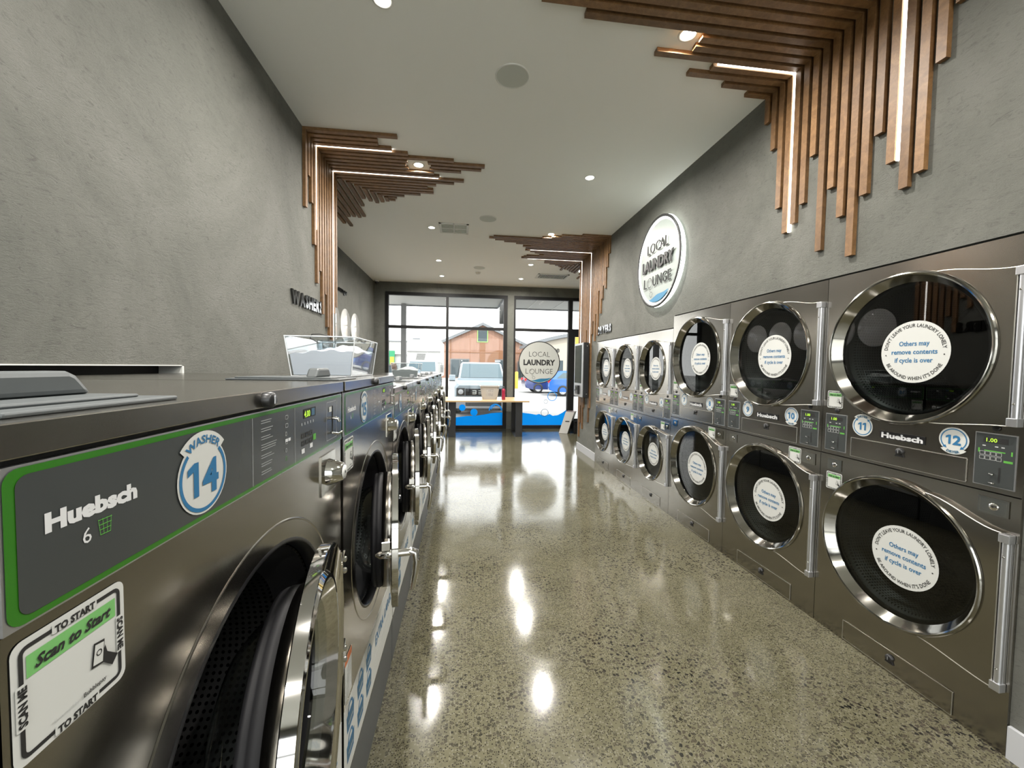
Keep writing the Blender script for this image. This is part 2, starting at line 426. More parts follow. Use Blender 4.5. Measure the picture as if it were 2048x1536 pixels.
def room():
    b = MB(); b.box(FX-.3, 4.6, BACK-.2, WY+.15, -.12, 0, 'floor'); struct(b.build('floor'))
    b = MB(); b.box(FX-.3, 4.6, BACK-.2, WY+.12, CZ, CZ+.15, 'ceil'); struct(b.build('ceiling'))
    # near left wall, with the long recessed slot behind the first machines
    b = MB()
    t = .10; s0, s1, z0, z1 = -1.2, 2.106, 1.442, 1.500
    x0, x1 = LX-.30, LX
    b.box(x0, x1, BACK, s0, 0, CZ, 'plaster'); b.box(x0, x1, s1, CORNER, 0, CZ, 'plaster')
    b.box(x0, x1, s0, s1, 0, z0, 'plaster'); b.box(x0, x1, s0, s1, z1, CZ, 'plaster'); b.box(x0, x1-t, s0, s1, z0, z1, 'dark')
    struct(b.build('wall_left'))
    b = MB(); b.box(x1-t+.001, x1+.004, s1-.012, s1, z0, z1+.004, 'vent'); b.box(x1-.03, x1+.004, s0, s1, z1, z1+.004, 'vent'); b.box(x1-.03, x1+.004, s0, s1-.012, z0-.004, z0, 'vent')
    struct(b.build('trim_1'))
    b = MB(); b.box(FX-.2, FX, CORNER-.2, WY, 0, CZ, 'plaster'); b.box(FX, LX-.30, CORNER-.2, CORNER, 0, CZ, 'plaster'); struct(b.build('wall_left_far'))
    # right wall: bulkhead over the dryer recess, the wall before and after it, closed box behind
    b = MB()
    y0, y1 = 1.272, 6.262
    b.box(RX, RX+.2, BACK, y0, 0, CZ, 'plaster')
    b.box(RX, RX+.2, 3.905, y1, 1.950, CZ, 'plaster'); b.box(RX, RX+.2, y0, 3.905, 2.074, CZ, 'plaster')
    b.box(RX, RX+.2, y1, REND, 0, CZ, 'plaster')
    b.box(RX+1.05, RX+1.1, y0, y1, 0, 2.5, 'dark')
    struct(b.build('wall_right'))
    b = MB(); b.box(RX-.014, RX, y1, REND+.014, 0, .13, 'skirt'); b.box(RX-.014, RX+.2, REND, REND+.014, 0, .13, 'skirt'); struct(b.build('baseboard_right_far'))
    b = MB(); b.box(RX-.016, RX, BACK, y0-.004, 0, .13, 'skirt'); struct(b.build('baseboard_right_near'))
    b = MB(); b.box(4.3, 4.5, REND-1, WY, 0, CZ, 'plaster'); b.box(RX+.2, 4.3, REND-.2, REND-.02, 0, CZ, 'plaster'); struct(b.build('wall_right_alcove'))
    b = MB()
    for x0, x1, z0, z1 in ((LX-.3, -1.3, 0, CZ), (2.1, RX+.2, 0, CZ), (-1.3, 2.1, 3.2, CZ)): b.box(x0, x1, BACK-.15, BACK, z0, z1, 'plaster')
    struct(b.build('wall_back'))
    b = MB()
    for x0, x1, z0, z1 in ((-1.3, -1.24, 0, 3.2), (2.04, 2.1, 0, 3.2), (.37, .43, .08, 3.14), (-1.24, 2.04, 3.14, 3.2), (-1.24, 2.04, 0, .08), (-1.24, 2.04, 2.41, 2.47)): b.box(x0, x1, BACK-.12, BACK-.04, z0, z1, 'frame')
    o = struct(b.build('window_3')); b = MB(); b.box(-1.25, 2.05, BACK-.09, BACK-.084, .07, 3.15, 'glass'); b.build('window_glass', o)
    # window wall
    b = MB()
    b.box(FX-.2, -1.812, WY, WY+.2, 0, CZ, 'plaster'); b.box(-1.812, 4.3, WY, WY+.2, 3.256, CZ, 'plaster')
    b.box(1.072, 1.231, WY, WY+.2, 0, 3.256, 'plaster'); b.box(3.75, 4.5, WY, WY+.2, 0, 3.256, 'plaster')
    struct(b.build('wall_front'))
    def win(name, x0, x1, mull, fl, fr, tz=(2.410, 2.476)):
        f = MB(); y0, y1 = WY-.015, WY+.09
        f.box(x0, x0+fl, y0, y1, 0, 3.256, 'frame'); f.box(x1-fr, x1, y0, y1, 0, 3.256, 'frame')
        f.box(x0+fl, x1-fr, y0, y1, 3.185, 3.256, 'frame'); f.box(x0+fl, x1-fr, y0, y1, 0, .085, 'frame')
        f.box(x0+fl, x1-fr, y0+.005, y1, tz[0], tz[1], 'frame')
        if mull: f.box(mull[0], mull[1], y0+.003, y1, .085, 3.185, 'frame')
        o = struct(f.build(name))
        g = MB(); g.box(x0+fl-.01, x1-fr+.01, WY+.035, WY+.041, .08, 3.19, 'glass')
        gg = g.build('window_glass', o)
        return o
    win('window_1', -1.812, 1.072, (-.408, -.348), .066, .090)
    win('window_2', 1.231, 2.700, None, .043, .100)
    f = MB(); y0, y1 = WY-.02, WY+.09
    f.box(2.700, 2.765, y0, y1, 0, 2.30, 'frame'); f.box(2.70, 3.75, y0, y1, 2.30, 2.49, 'frame'); f.box(2.70, 3.75, y0, y1, 3.185, 3.256, 'frame')
    f.box(3.68, 3.75, y0, y1, 0, 3.256, 'frame'); f.box(2.765, 3.68, y0, y1, 0, .10, 'frame')
    d = struct(f.build('door_1'))
    g = MB(); g.box(2.70, 3.70, WY+.035, WY+.041, .05, 3.19, 'glass'); g.build('window_glass', d)
    h = MB(); h.tube([(2.83, WY-.07, .85), (2.83, WY-.07, 1.35)], .014, 'chrome'); h.box(2.82, 2.84, WY-.07, WY-.02, .9, .92, 'chrome'); h.box(2.82, 2.84, WY-.07, WY-.02, 1.28, 1.30, 'chrome'); h.build('door_handle', d)
room()

# ---------------------------------------------------------------- stickers shared by machines
def scan_sticker(b, x0, z0, w, h, y, small=True):
    """white 'scan to start' label; the square code is left blank"""
    b.rrect(x0, x0+w, z0, z0+h, w*.09, y, 'white')
    e = w*.05; t = w*.035; y2 = y-.0006
    b.rframe(x0+e, x0+w-e, z0+e, z0+h-e, w*.07, t, y2, 'ink')
    b.face(rr_poly(x0+w*.30, x0+w*.70, z0+h-e-t*1.6, z0+h-e*.4, .001, 1), y2-.0004, 'white')
    b.face(rr_poly(x0+w*.30, x0+w*.70, z0+e*.4, z0+e+t*1.6, .001, 1), y2-.0004, 'white')
    b.face(rr_poly(x0+e*.4, x0+e+t*1.6, z0+h*.30, z0+h*.66, .001, 1), y2-.0004, 'white')
    b.face(rr_poly(x0+w-e-t*1.6, x0+w-e*.4, z0+h*.30, z0+h*.66, .001, 1), y2-.0004, 'white')
    b.text('TO START', h*.085, x0+w*.5, z0+h-e-t*1.5, y2-.0008, 'ink', bold=.05, width=w*.36)
    b.text('TO START', h*.085, x0+w*.5, z0+e*.5, y2-.0008, 'ink', bold=.05, width=w*.36)
    b.text('SCAN ME', h*.085, x0+e+t*1.3, z0+h*.48, y2-.0008, 'ink', bold=.05, width=w*.32, rot=PI/2)
    b.text('SCAN ME', h*.085, x0+w-e-t*1.3, z0+h*.48, y2-.0008, 'ink', bold=.05, width=w*.32, rot=-PI/2)
    b.face([(x0+e+t*1.6, z0+h*.68), (x0+w-e-t*1.6, z0+h*.68), (x0+w-e-t*1.6, z0+h*.86), (x0+e+t*1.6, z0+h*.86)], y2, 'sgreen')
    b.text('Scan to Start', h*.13, x0+w*.5, z0+h*.725, y2-.0008, 'ink', bold=.035, shear=.35, width=w*.68)
    # hand holding a phone
    px, pz, k = x0+w*.72, z0+h*.42, w*.01
    b.face([(px-9*k, pz-8*k), (px+3*k, pz-10*k), (px+5*k, pz+12*k), (px-6*k, pz+14*k)], y2-.0004, 'ink')
    b.face([(px-7.6*k, pz-6*k), (px+2*k, pz-8*k), (px+3.8*k, pz+10*k), (px-5*k, pz+12*k)], y2-.0008, 'white')
    b.arc(px-1.5*k, pz+3*k, 2*k, 3*k, y2-.001, 'ink', n=12)
    b.face([(px+2*k, pz-9*k), (px+12*k, pz-19*k), (px+18*k, pz-12*k), (px+7*k, pz-2*k), (px+5*k, pz+6*k), (px+3*k, pz+2*k)], y2-.0008, 'ink')
    if not small:
        b.text('Powered by', h*.045, x0+w*.40, z0+h*.145, y2-.0008, 'grey')
        b.text('Bubblepay', h*.055, x0+w*.66, z0+h*.145, y2-.0008, 'ink', bold=.015)

def numerals(b, num, h, cx, z, y, m):
    """bold numerals, the one drawn with a flag"""
    ws = [.38 if c == '1' else .58 for c in num]; tot = sum(ws)*h+.06*h*(len(num)-1); x = cx-tot/2
    for c, w in zip(num, ws):
        if c == '1': b.face([(x+.17*h, z), (x+.33*h, z), (x+.33*h, z+.74*h), (x+.19*h, z+.74*h), (x-.01*h, z+.63*h), (x-.01*h, z+.48*h), (x+.17*h, z+.56*h)], y, m)
        else: b.text(c, h*1.02, x+w*h/2, z, y, m, bold=.035, width=w*h*.96)
        x += (w+.06)*h
def dryer_badge(b, cx, cz, r, num, top):
    y = -.0012
    b.disc(cx, cz, r, y, 'white', 40)
    sg = 1 if top else -1
    b.arc(cx, cz, r*.9, r*1.17, y-.0002, 'white', 90*sg-38, 90*sg+38, 16)
    for s in (-1, 1):                                      # notched ends of the label bow
        a = R(90*sg+38*s)
        b.face([(cx+r*q*math.cos(a), cz+r*q*math.sin(a)) for q in (.86, 1.17)] + [(cx+r*1.16*math.cos(a+R(9*s)), cz+r*1.16*math.sin(a+R(9*s)))], y-.0002, 'white')
    a0, a1 = (90+48, 360+90-48) if top else (-90+48, 270-48)
    b.arc(cx, cz, r*.80, r*.88, y-.0006, 'blue', a0, a1, 40)
    for a_, s in ((a0, -1), (a1, 1)):
        a = R(a_); ca, sa = math.cos(a), math.sin(a); t = R(a_+17*s)
        b.face([(cx+r*.70*ca, cz+r*.70*sa), (cx+r*.98*ca, cz+r*.98*sa), (cx+r*.84*math.cos(t), cz+r*.84*math.sin(t))], y-.0006, 'blue')
    numerals(b, num, r*1.0, cx, cz-r*.38, y-.001, 'blue')
    b.text('DRYER', r*.27, cx, cz, y-.001, 'navy', bold=.05, arc=(r*.86 if top else r*1.08, 'top' if top else 'bottom'), width=r*.95)

def lonely_sticker(b, cx, cz, r, y):
    b.disc(cx, cz, r, y, 'white', 56)
    y2 = y-.0008; q = r*.80
    b.text("DON'T LEAVE YOUR LAUNDRY LONELY", r*.155, cx, cz, y2, 'ink', bold=.012, arc=(q, 'top'), width=q*PI*.94)
    b.text("BE AROUND WHEN IT'S DONE", r*.155, cx, cz, y2, 'ink', bold=.012, arc=(q+r*.11, 'bottom'), width=(q+r*.11)*PI*.70)
    for s in (-1, 1): b.disc(cx+s*r*.84, cz-r*.10, r*.022, y2, 'ink', 10)
    for i, (t, w) in enumerate((('Others may', .88), ('remove contents', 1.32), ('if cycle is over', 1.10))):
        b.text(t, r*.215, cx, cz+r*(.20-.27*i), y2, 'blue', bold=.018, width=r*w)

def lock(b, x0, x1, z0, z1):
    cx, cz = (x0+x1)/2, (z0+z1)/2
    b.box(x0, x1, -.004, .002, z0, z1, 'chrome2')
    w, h = (x1-x0)/2, (z1-z0)/2
    v = [(cx-w*.86, -.0045, cz-h*.82), (cx+w*.86, -.0045, cz-h*.82), (cx+w*.86, -.0045, cz+h*.82), (cx-w*.86, -.0045, cz+h*.82),
         (cx-w*.5, .010, cz-h*.55), (cx+w*.5, .010, cz-h*.55), (cx+w*.5, .010, cz+h*.55), (cx-w*.5, .010, cz+h*.55)]
    b.add(v, [(0, 1, 5, 4), (1, 2, 6, 5), (2, 3, 7, 6), (3, 0, 4, 7), (4, 5, 6, 7)], 'chrome')
    b.lathe([(.001, -.010), (h*.38, -.010), (h*.46, -.006), (h*.46, .01)], cx+w*.05, cz, 'chrome', 20)
    b.disc(cx+w*.05, cz, h*.13, -.0105, 'dark', 10)

M['edgeglint'] = mat('edge_highlight', (.55, .54, .50), .35, .9)  # painted highlight for steel edges that catch the light
# ---------------------------------------------------------------- stacked dryers
def dryer_proto(big):
    if big:
        Wd, H, seam = .875, 2.062, 1.034
        up = dict(c=(.420, 1.633), r=.373, top=1.933, bot=1.311, dz=.341); lo = dict(c=(.423, .6225), r=.370, top=.886, bot=.253, dz=.338)
        hx = (.834, .866); dr = (.185, .700, 1.052, 1.155); drl = (.190, .700, .013, .118)
        ctl = (.024, .155, 1.058, 1.272); ctr = (.723, .853, 1.056, 1.275)
        logo = (.338, .540, 1.179, 1.217); locks = ((.050, .136, .946, 1.010), (.745, .842, .943, 1.012))
        stick = ((.458, 1.618), (.462, .606), .150); kn = ((.438, 1.128), (.442, .082)); peep = ((.092, 1.292), (.788, 1.297))
    else:
        Wd, H, seam = .783, 1.938, .974
        up = dict(c=(.363, 1.535), r=.312, top=1.800, bot=1.262, dz=.287); lo = dict(c=(.363, .561), r=.312, top=.828, bot=.289, dz=.287)
        hx = (.748, .777); dr = (.175, .622, .998, 1.078); drl = (.160, .607, .018, .118)
        ctl = (.016, .150, 1.000, 1.210); ctr = (.640, .772, .997, 1.213)
        logo = (.300, .480, 1.115, 1.150); locks = ((.030, .105, .888, .948), (.672, .752, .888, .948))
        stick = ((.392, 1.525), (.395, .552), .130); kn = ((.400, 1.055), (.400, .088)); peep = ((.083, 1.228), (.706, 1.232))
    rt = root('stacked_dryer')
    b = MB()
    for d, z0, z1 in ((up, seam+.002, H), (lo, .0, seam-.002)):
        cx, cz = d['c']
        b.plate_hole(.002, Wd-.002, z0, z1, cx, cz, d['r']-.02, 0, 'steel')
        b.box(.002, Wd-.002, 0, .012, z1-.0005, z1, 'steel'); b.box(.002, Wd-.002, 0, .012, z0, z0+.0005, 'steel')
    b.box(.0005, .002, 0, .90, 0, H, 'steel'); b.box(Wd-.002, Wd-.0005, 0, .90, 0, H, 'steel')
    b.box(.001, Wd-.001, .012, .90, H-.004, H-.002, 'base'); b.box(.001, Wd-.001, .89, .90, 0, H-.004, 'dark')
    b.box(.002, Wd-.002, .010, .012, seam-.004, seam+.004, 'dark')
    for x, z in peep:
        b.lathe([(.0005, -.006), (.010, -.007), (.013, -.004), (.013, .001)], x, z, 'black', 14)
    b.build('cabinet', rt)
    for d in (up, lo):
        cx, cz = d['c']; r = d['r']
        k = MB(); k.lathe([(r-.07, .62), (r-.075, .06), (r-.045, .055), (r-.02, .0)], cx, cz, 'drum', 56, uvs=2*PI*(r-.07)/.016*1.0)
        k.disc(cx, cz, r-.06, .62, 'drum'); k.build('drum', rt)
        # door: chrome ring and the tapering steel plate to the hinge
        k = MB()
        k.lathe([(r-.050, .018), (r-.049, .012), (r-.043, .004), (r-.030, -.014), (r-.018, -.030), (r-.012, -.033), (r-.006, -.032), (r-.002, -.027), (r-.001, -.012), (r, -.010), (r, -.001)], cx, cz, 'chrome2', 72)
        xr = hx[0]-.001; P = []
        xs = cx+.145*r/.373; zs = math.sqrt(r*r-(xs-cx)**2)
        def sc(t): return 3*t*t-2*t*t*t
        n = 10
        for i in range(n+1):
            t = i/n; P.append((xs+(xr-xs)*t, cz+zs+(d['top']-cz-zs)*sc(t)))
        for i in range(n, -1, -1):
            t = i/n; P.append((xs+(xr-xs)*t, cz-zs+(d['bot']-cz+zs)*sc(t)))
        a0 = math.atan2(-zs, xs-cx); a1 = -a0; rr = r-.012
        for i in range(25):
            a = a0+(a1-a0)*i/24; P.append((cx+rr*math.cos(a), cz+rr*math.sin(a)))
        k.prism(P, -.020, -.001, 'steel')
        k.tube([(x, -.020, z) for x, z in P[:n+1]], .0022, 'edgeglint', 6); k.tube([(x, -.020, z) for x, z in P[n+1:2*n+2]], .0022, 'edgeglint', 6); k.tube([(P[n][0], -.020, P[n][1]), (P[n+1][0], -.020, P[n+1][1])], .0022, 'edgeglint', 6)  # bright lines imitate light caught along the plate edges
        dr_ = k.build('door', rt, split=True)
        g = MB(); g.lathe([(.0005, .016), (r-.049, .016), (r-.045, .022)], cx, cz, 'dglass', 56, smooth=False); g.build('door_glass', dr_)
        g = MB(); g.lathe([(r-.066, .030), (r-.048, .018), (r-.048, .034)], cx, cz, 'rubber', 48); g.build('gasket', dr_)
        g = MB()
        g.box(hx[0], hx[1]-.004, -.014, -.001, d['bot'], d['top'], 'alu')
        g.tube([((hx[0]+hx[1])/2+.001, -.020, d['bot']+.03), ((hx[0]+hx[1])/2+.001, -.020, d['top']-.03)], .0115, 'alu', 14)
        for z0, z1 in ((d['bot'], d['bot']+.034), (d['top']-.034, d['top'])): g.box(hx[0]-.001, hx[1], -.034, -.002, z0, z1, 'alu')
        for z in (d['bot']+.09, d['top']-.09): g.lathe([(.0005, -.034), (.004, -.033), (.005, -.030)], (hx[0]+hx[1])/2, z, 'chrome', 10)
        g.build('hinge', dr_, bevel=.002)
        i = 0 if d is up else 1
        g = MB(); lonely_sticker(g, *stick[i], stick[2], .0145); g.build('round_sticker', dr_)
    for i, (x0, x1, z0, z1) in enumerate((dr, drl)):
        k = MB(); k.box(x0, x1, -.004, .002, z0, z1, 'steel'); k.rframe(x0-.001, x1+.001, z0-.001, z1+.001, .002, .0025, -.0046, 'edgeglint', 2); pn = k.build('lint_drawer', rt, bevel=.003)  # bright outline painted in as the glint of the embossed edge
        kx, kz = kn[i]; s = 1.0 if big else .9
        k = MB(); k.lathe([(.0005, -.018), (.013*s, -.017), (.016*s, -.013), (.018*s, -.004)], kx, kz, 'black', 20)
        k.box(kx-.0015, kx+.0015, -.0185, -.017, kz-.008, kz+.008, 'silver'); k.prism([(kx-.020*s, kz-.026*s), (kx+.020*s, kz-.026*s), (kx+.010*s, kz), (kx-.010*s, kz)], -.010, -.004, 'black'); k.build('knob', pn)  # black wedge below the knob stands in for its teardrop shadow
    for x0, x1, z0, z1 in (ctl, ctr):
        w, h = x1-x0, z1-z0
        k = MB(); k.box(x0, x1, -.0025, .002, z0, z1, 'alu'); k.box(x0+.004, x1-.004, -.004, -.002, z0+.004, z1-.004, 'panel')
        def q(a, c, bb, dd, m, y=-.0046): k.face([(x0+w*a, z0+h*c), (x0+w*bb, z0+h*c), (x0+w*bb, z0+h*dd), (x0+w*a, z0+h*dd)], y, m)
        q(.22, .82, .80, .92, 'dark')
        k.text('1.00', h*.10, x0+w*.42, z0+h*.835, -.0052, 'lcd', bold=.01, width=w*.26)
        for a in (.2, .5, .65): q(a, .745, a+.08, .765, 'grey')
        q(.25, .655, .75, .675, 'lime'); q(.10, .62, .14, .70, 'lime'); q(.88, .62, .92, .70, 'lime')
        for rr_ in (0, 1):
            for cc in range(4): k.rframe(x0+w*(.14+.135*cc), x0+w*(.265+.135*cc), z0+h*(.58-.085*rr_), z0+h*(.65-.085*rr_), .001, .0012, -.0048, 'grey', 1)
        q(.72, .485, .93, .525, 'lime')
        q(.62, .10, .66, .38, 'dark', -.0050)
        k.tube([(x0+w*.50, -.004, z0+h*.25), (x0+w*.50, -.022, z0+h*.25), (x0+w*.60, -.024, z0+h*.24)], .0035, 'chrome', 8)
        k.tube([(x0+w*.48, -.004, z0+h*.09), (x0+w*.48, -.02, z0+h*.085), (x0+w*.62, -.02, z0+h*.08)], .003, 'chrome', 8)
        k.build('control_panel', rt)
    k = MB(); x0, x1, z0, z1 = logo
    k.box(x0, x1, -.0035, 0, z0, z1, 'black'); k.text('Huebsch', (z1-z0)*.92, (x0+x1)/2, z0+(z1-z0)*.17, -.0042, 'lgrey', bold=.045, width=(x1-x0)*.93)
    k.build('logo_plate', rt)
    for i, l in enumerate(locks):
        k = MB(); lock(k, *l); k.build('lock', rt)
    return rt, Wd, H, dr, ctr, locks
ybig = (2.149, 3.026, 3.903)
big, BW, BH, *_ = dryer_proto(True)
small, SW, SH, *_ = dryer_proto(False)
def finish_dryer(rt, bigd, nums, near):
    r = .055 if bigd else .050
    z = 1.225 if bigd else 1.163
    xs = (.242, .648) if bigd else (.228, .578)
    for i in (0, 1):
        b = MB(); dryer_badge(b, xs[i], z, r, str(nums[i]), i == 0); b.build('number_sticker', rt)
    s = .098 if bigd else .088
    b = MB(); scan_sticker(b, .027, 1.306 if bigd else 1.245, s, s*1.02, -.0008); b.build('scan_sticker', rt)
    b = MB()
    if near: scan_sticker(b, .043, .832, s, s*1.02, -.0008)
    else: scan_sticker(b, .638 if bigd else .575, .925 if bigd else .868, s, s, -.0008)
    b.build('scan_sticker', rt)
places = [(True, 2.147, (11, 12)), (True, 3.024, (9, 10)), (True, 3.901, (7, 8)),
          (False, 4.687, (5, 6)), (False, 5.472, (3, 4)), (False, 6.257, (1, 2))]
dl = {11: 'tall stainless stacked dryer with stickers 11 and 12, nearest the camera',
      9: 'tall stainless stacked dryer with stickers 9 and 10, middle one of the three large stacks',
      7: 'tall stainless stacked dryer with stickers 7 and 8, beside where the row steps down',
      5: 'shorter stainless stacked dryer with stickers 5 and 6, first small stack against the large ones',
      3: 'shorter stainless stacked dryer with stickers 3 and 4, middle one of the three small stacks',
      1: 'shorter stainless stacked dryer with stickers 1 and 2, last beside the payment kiosk'}
protos = {True: big, False: small}; used = set(); todo = []
for bg_, y, nums in places:
    if bg_ not in used: o = protos[bg_]; used.add(bg_)
    else: o = copy_tree(protos[bg_])
    o.location = (DX, y, 0.0); o.rotation_euler = (0, 0, R(-90))
    tag(o, dl[nums[0]], 'dryer', 'large stacked dryers' if bg_ else 'small stacked dryers')
    todo.append((o, bg_, nums))
for o, bg_, nums in todo: finish_dryer(o, bg_, nums, nums[0] == 11)

# ---------------------------------------------------------------- washers
def washer_badge(b, cx, cz, r, num):
    y = -.0062
    b.disc(cx, cz, r, y, 'white', 40); b.arc(cx, cz, r*.9, r*1.20, y-.0002, 'white', 42, 138, 16)
    b.arc(cx, cz, r*.84, r*.94, y-.0006, 'blue', 90+44, 450-44, 44)
    numerals(b, num, r*1.22, cx-r*.02, cz-r*.48, y-.001, 'blue')
    b.text('WASHER', r*.30, cx, cz, y-.001, 'blue', bold=.02, arc=(r*.88, 'top'), width=r*1.28)
def washer_proto(big):
    Wd, H = (.836, 1.468) if big else (.728, 1.404)
    dz = 0 if big else -.058
    cx, cz = Wd/2, .885 + (0 if big else -.010)
    ro, re_ = (.283, .330) if big else (.275, .316)
    pz0, pz1 = 1.306+dz, 1.434+dz
    rt = root('washing_machine')
    b = MB()
    b.plate_hole(.002, Wd-.002, .230, pz0-.002, cx, cz, ro, 0, 'steel2', 72)
    b.lathe([(re_-.004, .0005), (re_-.002, -.0018), (re_, -.0018), (re_+.002, .0005)], cx, cz, 'steel2', 80)
    b.lathe([(ro-.002, .03), (ro, .0), (ro+.004, -.0015), (ro+.010, .0003)], cx, cz, 'black', 72)
    b.box(.002, .004, 0, .92, .230, H-.03, 'steel2'); b.box(Wd-.004, Wd-.002, 0, .92, .230, H-.03, 'steel2')
    b.box(.003, Wd-.003, .003, .92, H-.05, H-.03, 'dark'); b.box(.003, Wd-.003, .91, .92, .23, H-.05, 'dark')
    b.box(.004, Wd-.004, .40, .41, .24, H-.05, 'dark')
    b.build('cabinet', rt)
    b = MB(); b.box(.004, Wd-.004, .002, .90, 0, .228, 'base'); b.build('base', rt, bevel=.003)
    b = MB(); b.box(.001, Wd-.001, -.008, .93, H-.028, H, 'steel2')
    b.lathe([(.0005, -.024), (.010, -.023), (.0135, -.020), (.0135, -.008)], Wd*.468, H-.0145, 'black', 20)
    b.box(Wd*.468-.002, Wd*.468+.002, -.0255, -.023, H-.022, H-.007, 'silver')
    b.build('top_cover', rt, bevel=.006)
    # soap hatch: two stepped grey slabs and a raised grip
    o = .0 if big else -.02
    b = MB()
    b.box(.03, .224, .018, .330, H, H+.005, 'hatch'); b.box(.04, .200, .045, .310, H+.005, H+.009, 'hatch')
    hp = b.build('soap_hatch', rt, bevel=.003)
    b = MB()
    b.prism([(.055, H+.009), (.196, H+.009), (.176, H+.032), (.168, H+.036), (.086, H+.036), (.076, H+.032)], .09, .122, 'hatch'); b.build('handle', hp, bevel=.006)
    # control panel
    b = MB()
    b.box(.004, Wd-.004, -.0035, .002, pz0, pz1, 'alu')
    b.face(rr_poly(.006, Wd-.006, pz0+.002, pz1-.002, .012), -.0042, 'green')
    b.face(rr_poly(.014, Wd-.010, pz0+.008, pz1-.008, .010), -.0048, 'panel')
    ph = pz1-pz0; y = -.0054
    b.text('Huebsch', .0215, .080, pz0+ph*.53, y, 'lgrey', bold=.055, width=.092)
    b.text('6' if big else '4', .020, .070, pz0+ph*.34, y, 'lgrey', bold=0)
    for q in range(4):                                    # small basket line drawing
        b.add([(.083+.0035*q, y, pz0+ph*.35), (.0835+.0035*q, y, pz0+ph*.35), (.0815+.0045*q, y, pz0+ph*.47), (.081+.0045*q, y, pz0+ph*.47)], [(0, 1, 2, 3)], 'lime')
        b.box(.081+.0006*(3-q), .0955-.0006*(3-q), y-.0002, y, pz0+ph*(.35+.037*q), pz0+ph*.355+ph*.037*q, 'lime')
    for fx in (.418, .612): b.box(Wd*fx+.005, Wd*fx+.0058, y-.0001, y, pz0+.008, pz1-.008, 'grey')
    zz = pz1-.016
    for ln in (2, 2, 2, 3, 2, 2, 2):                      # instruction lines
        for j in range(ln):
            b.box(.378*Wd/.836+.004, .378*Wd/.836+.034+.028*random.random(), y-.0002, y, zz-.0008, zz, 'grey'); zz -= .0042
        zz -= .0055
    x0 = .47*Wd/.836; s = Wd/.836
    for i, (w, m) in enumerate(((.012, 'grey'), (.012, 'grey'), (.006, 'white'), (.010, 'grey'), (.006, 'grey'), (.006, 'lime'))):
        b.rframe(x0*1.0+.004, x0+.004+w, pz1-.026-.016*i, pz1-.018-.016*i, .002, .0008, y, m, 2)
    b.box(x0+.003, x0+.014, y-.0002, y, pz0+.058, pz0+.064, 'lgrey'); b.box(x0+.016, x0+.026, y-.0002, y, pz0+.058, pz0+.064, 'lgrey')
    X = .545*s
    b.box(X+.016, X+.085, y-.0003, y, pz1-.036, pz1-.016, 'dark')
    b.text('4.00', .020, X+.034, pz1-.0335, y-.001, 'lcd', bold=.01, width=.032)
    b.box(X+.060, X+.078, y-.0008, y, pz1-.034, pz1-.018, 'navy')
    for i in range(5): b.box(X+.006+.016*i, X+.008+.016*i, y-.0002, y, pz1-.050, pz1-.044, 'lgrey')
    for rr_ in (0, 1):
        for cc in range(3): b.rframe(X+.004+.022*cc, X+.022+.022*cc, pz0+.050-.016*rr_, pz0+.061-.016*rr_, .001, .004, y, 'ink', 1)
    b.box(X+.004, X+.020, y-.0002, y, pz0+.018, pz0+.028, 'lgrey'); b.box(X+.050, X+.066, y-.0002, y, pz0+.022, pz0+.032, 'lgrey')
    b.box(X+.070, X+.086, y-.0002, y, pz0+.036, pz0+.050, 'lime')
    xk = Wd-.132
    b.rframe(xk, xk+.078, pz0+.016, pz1-.014, .003, .001, y, 'grey')
    b.box(xk+.044, xk+.048, y-.0006, y, pz0+.028, pz1-.026, 'dark')
    b.build('control_panel', rt)
    b = MB(); b.tube([(xk+.044, -.006, pz0+.070), (xk+.044, -.02, pz0+.068), (xk+.046, -.022, pz0+.060)], .004, 'chrome', 8)
    b.tube([(xk+.040, -.006, pz0+.032), (xk+.044, -.020, pz0+.028), (xk+.072, -.022, pz0+.030)], .003, 'chrome', 8)
    b.box(xk+.018, xk+.036, -.0066, -.0056, pz1-.040, pz1-.027, 'white'); b.build('coin_slot', rt)
    # coin box lock under the panel
    b = MB(); lx = Wd-.162; lz0, lz1 = 1.188+dz, 1.288+dz
    b.box(lx, lx+.105, -.003, .002, lz0, lz1, 'chrome2')
    b.lathe([(.0005, -.040), (.020, -.040), (.024, -.036), (.032, -.012), (.035, -.003)], lx+.056, (lz0+lz1)/2, 'chrome', 28)
    b.lathe([(.0005, -.0425), (.017, -.0425), (.018, -.040)], lx+.056, (lz0+lz1)/2, 'white', 24); b.disc(lx+.056, (lz0+lz1)/2, .004, -.0432, 'dark', 12)
    b.build('lock', rt)
    # drum
    b = MB(); b.lathe([(ro-.05, .40), (ro-.05, .10), (ro-.04, .085), (ro-.004, .03)], cx, cz, 'drum', 56, uvs=2*PI*(ro-.05)/.014); b.disc(cx, cz, ro-.05, .40, 'drum', 48)
    b.lathe([(ro-.05, .095), (ro-.03, .05), (ro-.004, .032)], cx, cz, 'rubber', 48)
    b.build('drum', rt)
    # door, standing ajar; local origin on the hinge
    Rd = ro+.005; ox = Rd+.008
    b = MB()
    b.lathe([(Rd-.108, .040), (Rd-.074, .002), (Rd-.068, -.004), (Rd-.060, -.004), (Rd-.052, .003), (Rd-.010, -.006), (Rd-.002, -.010), (Rd, -.009), (Rd, .011), (Rd-.003, .013), (Rd-.055, .018)], -ox, 0, 'chrome', 96)
    d = b.build('door', rt, loc=(cx+ox, -.034, cz-.012), rot=(0, 0, 0), split=True)
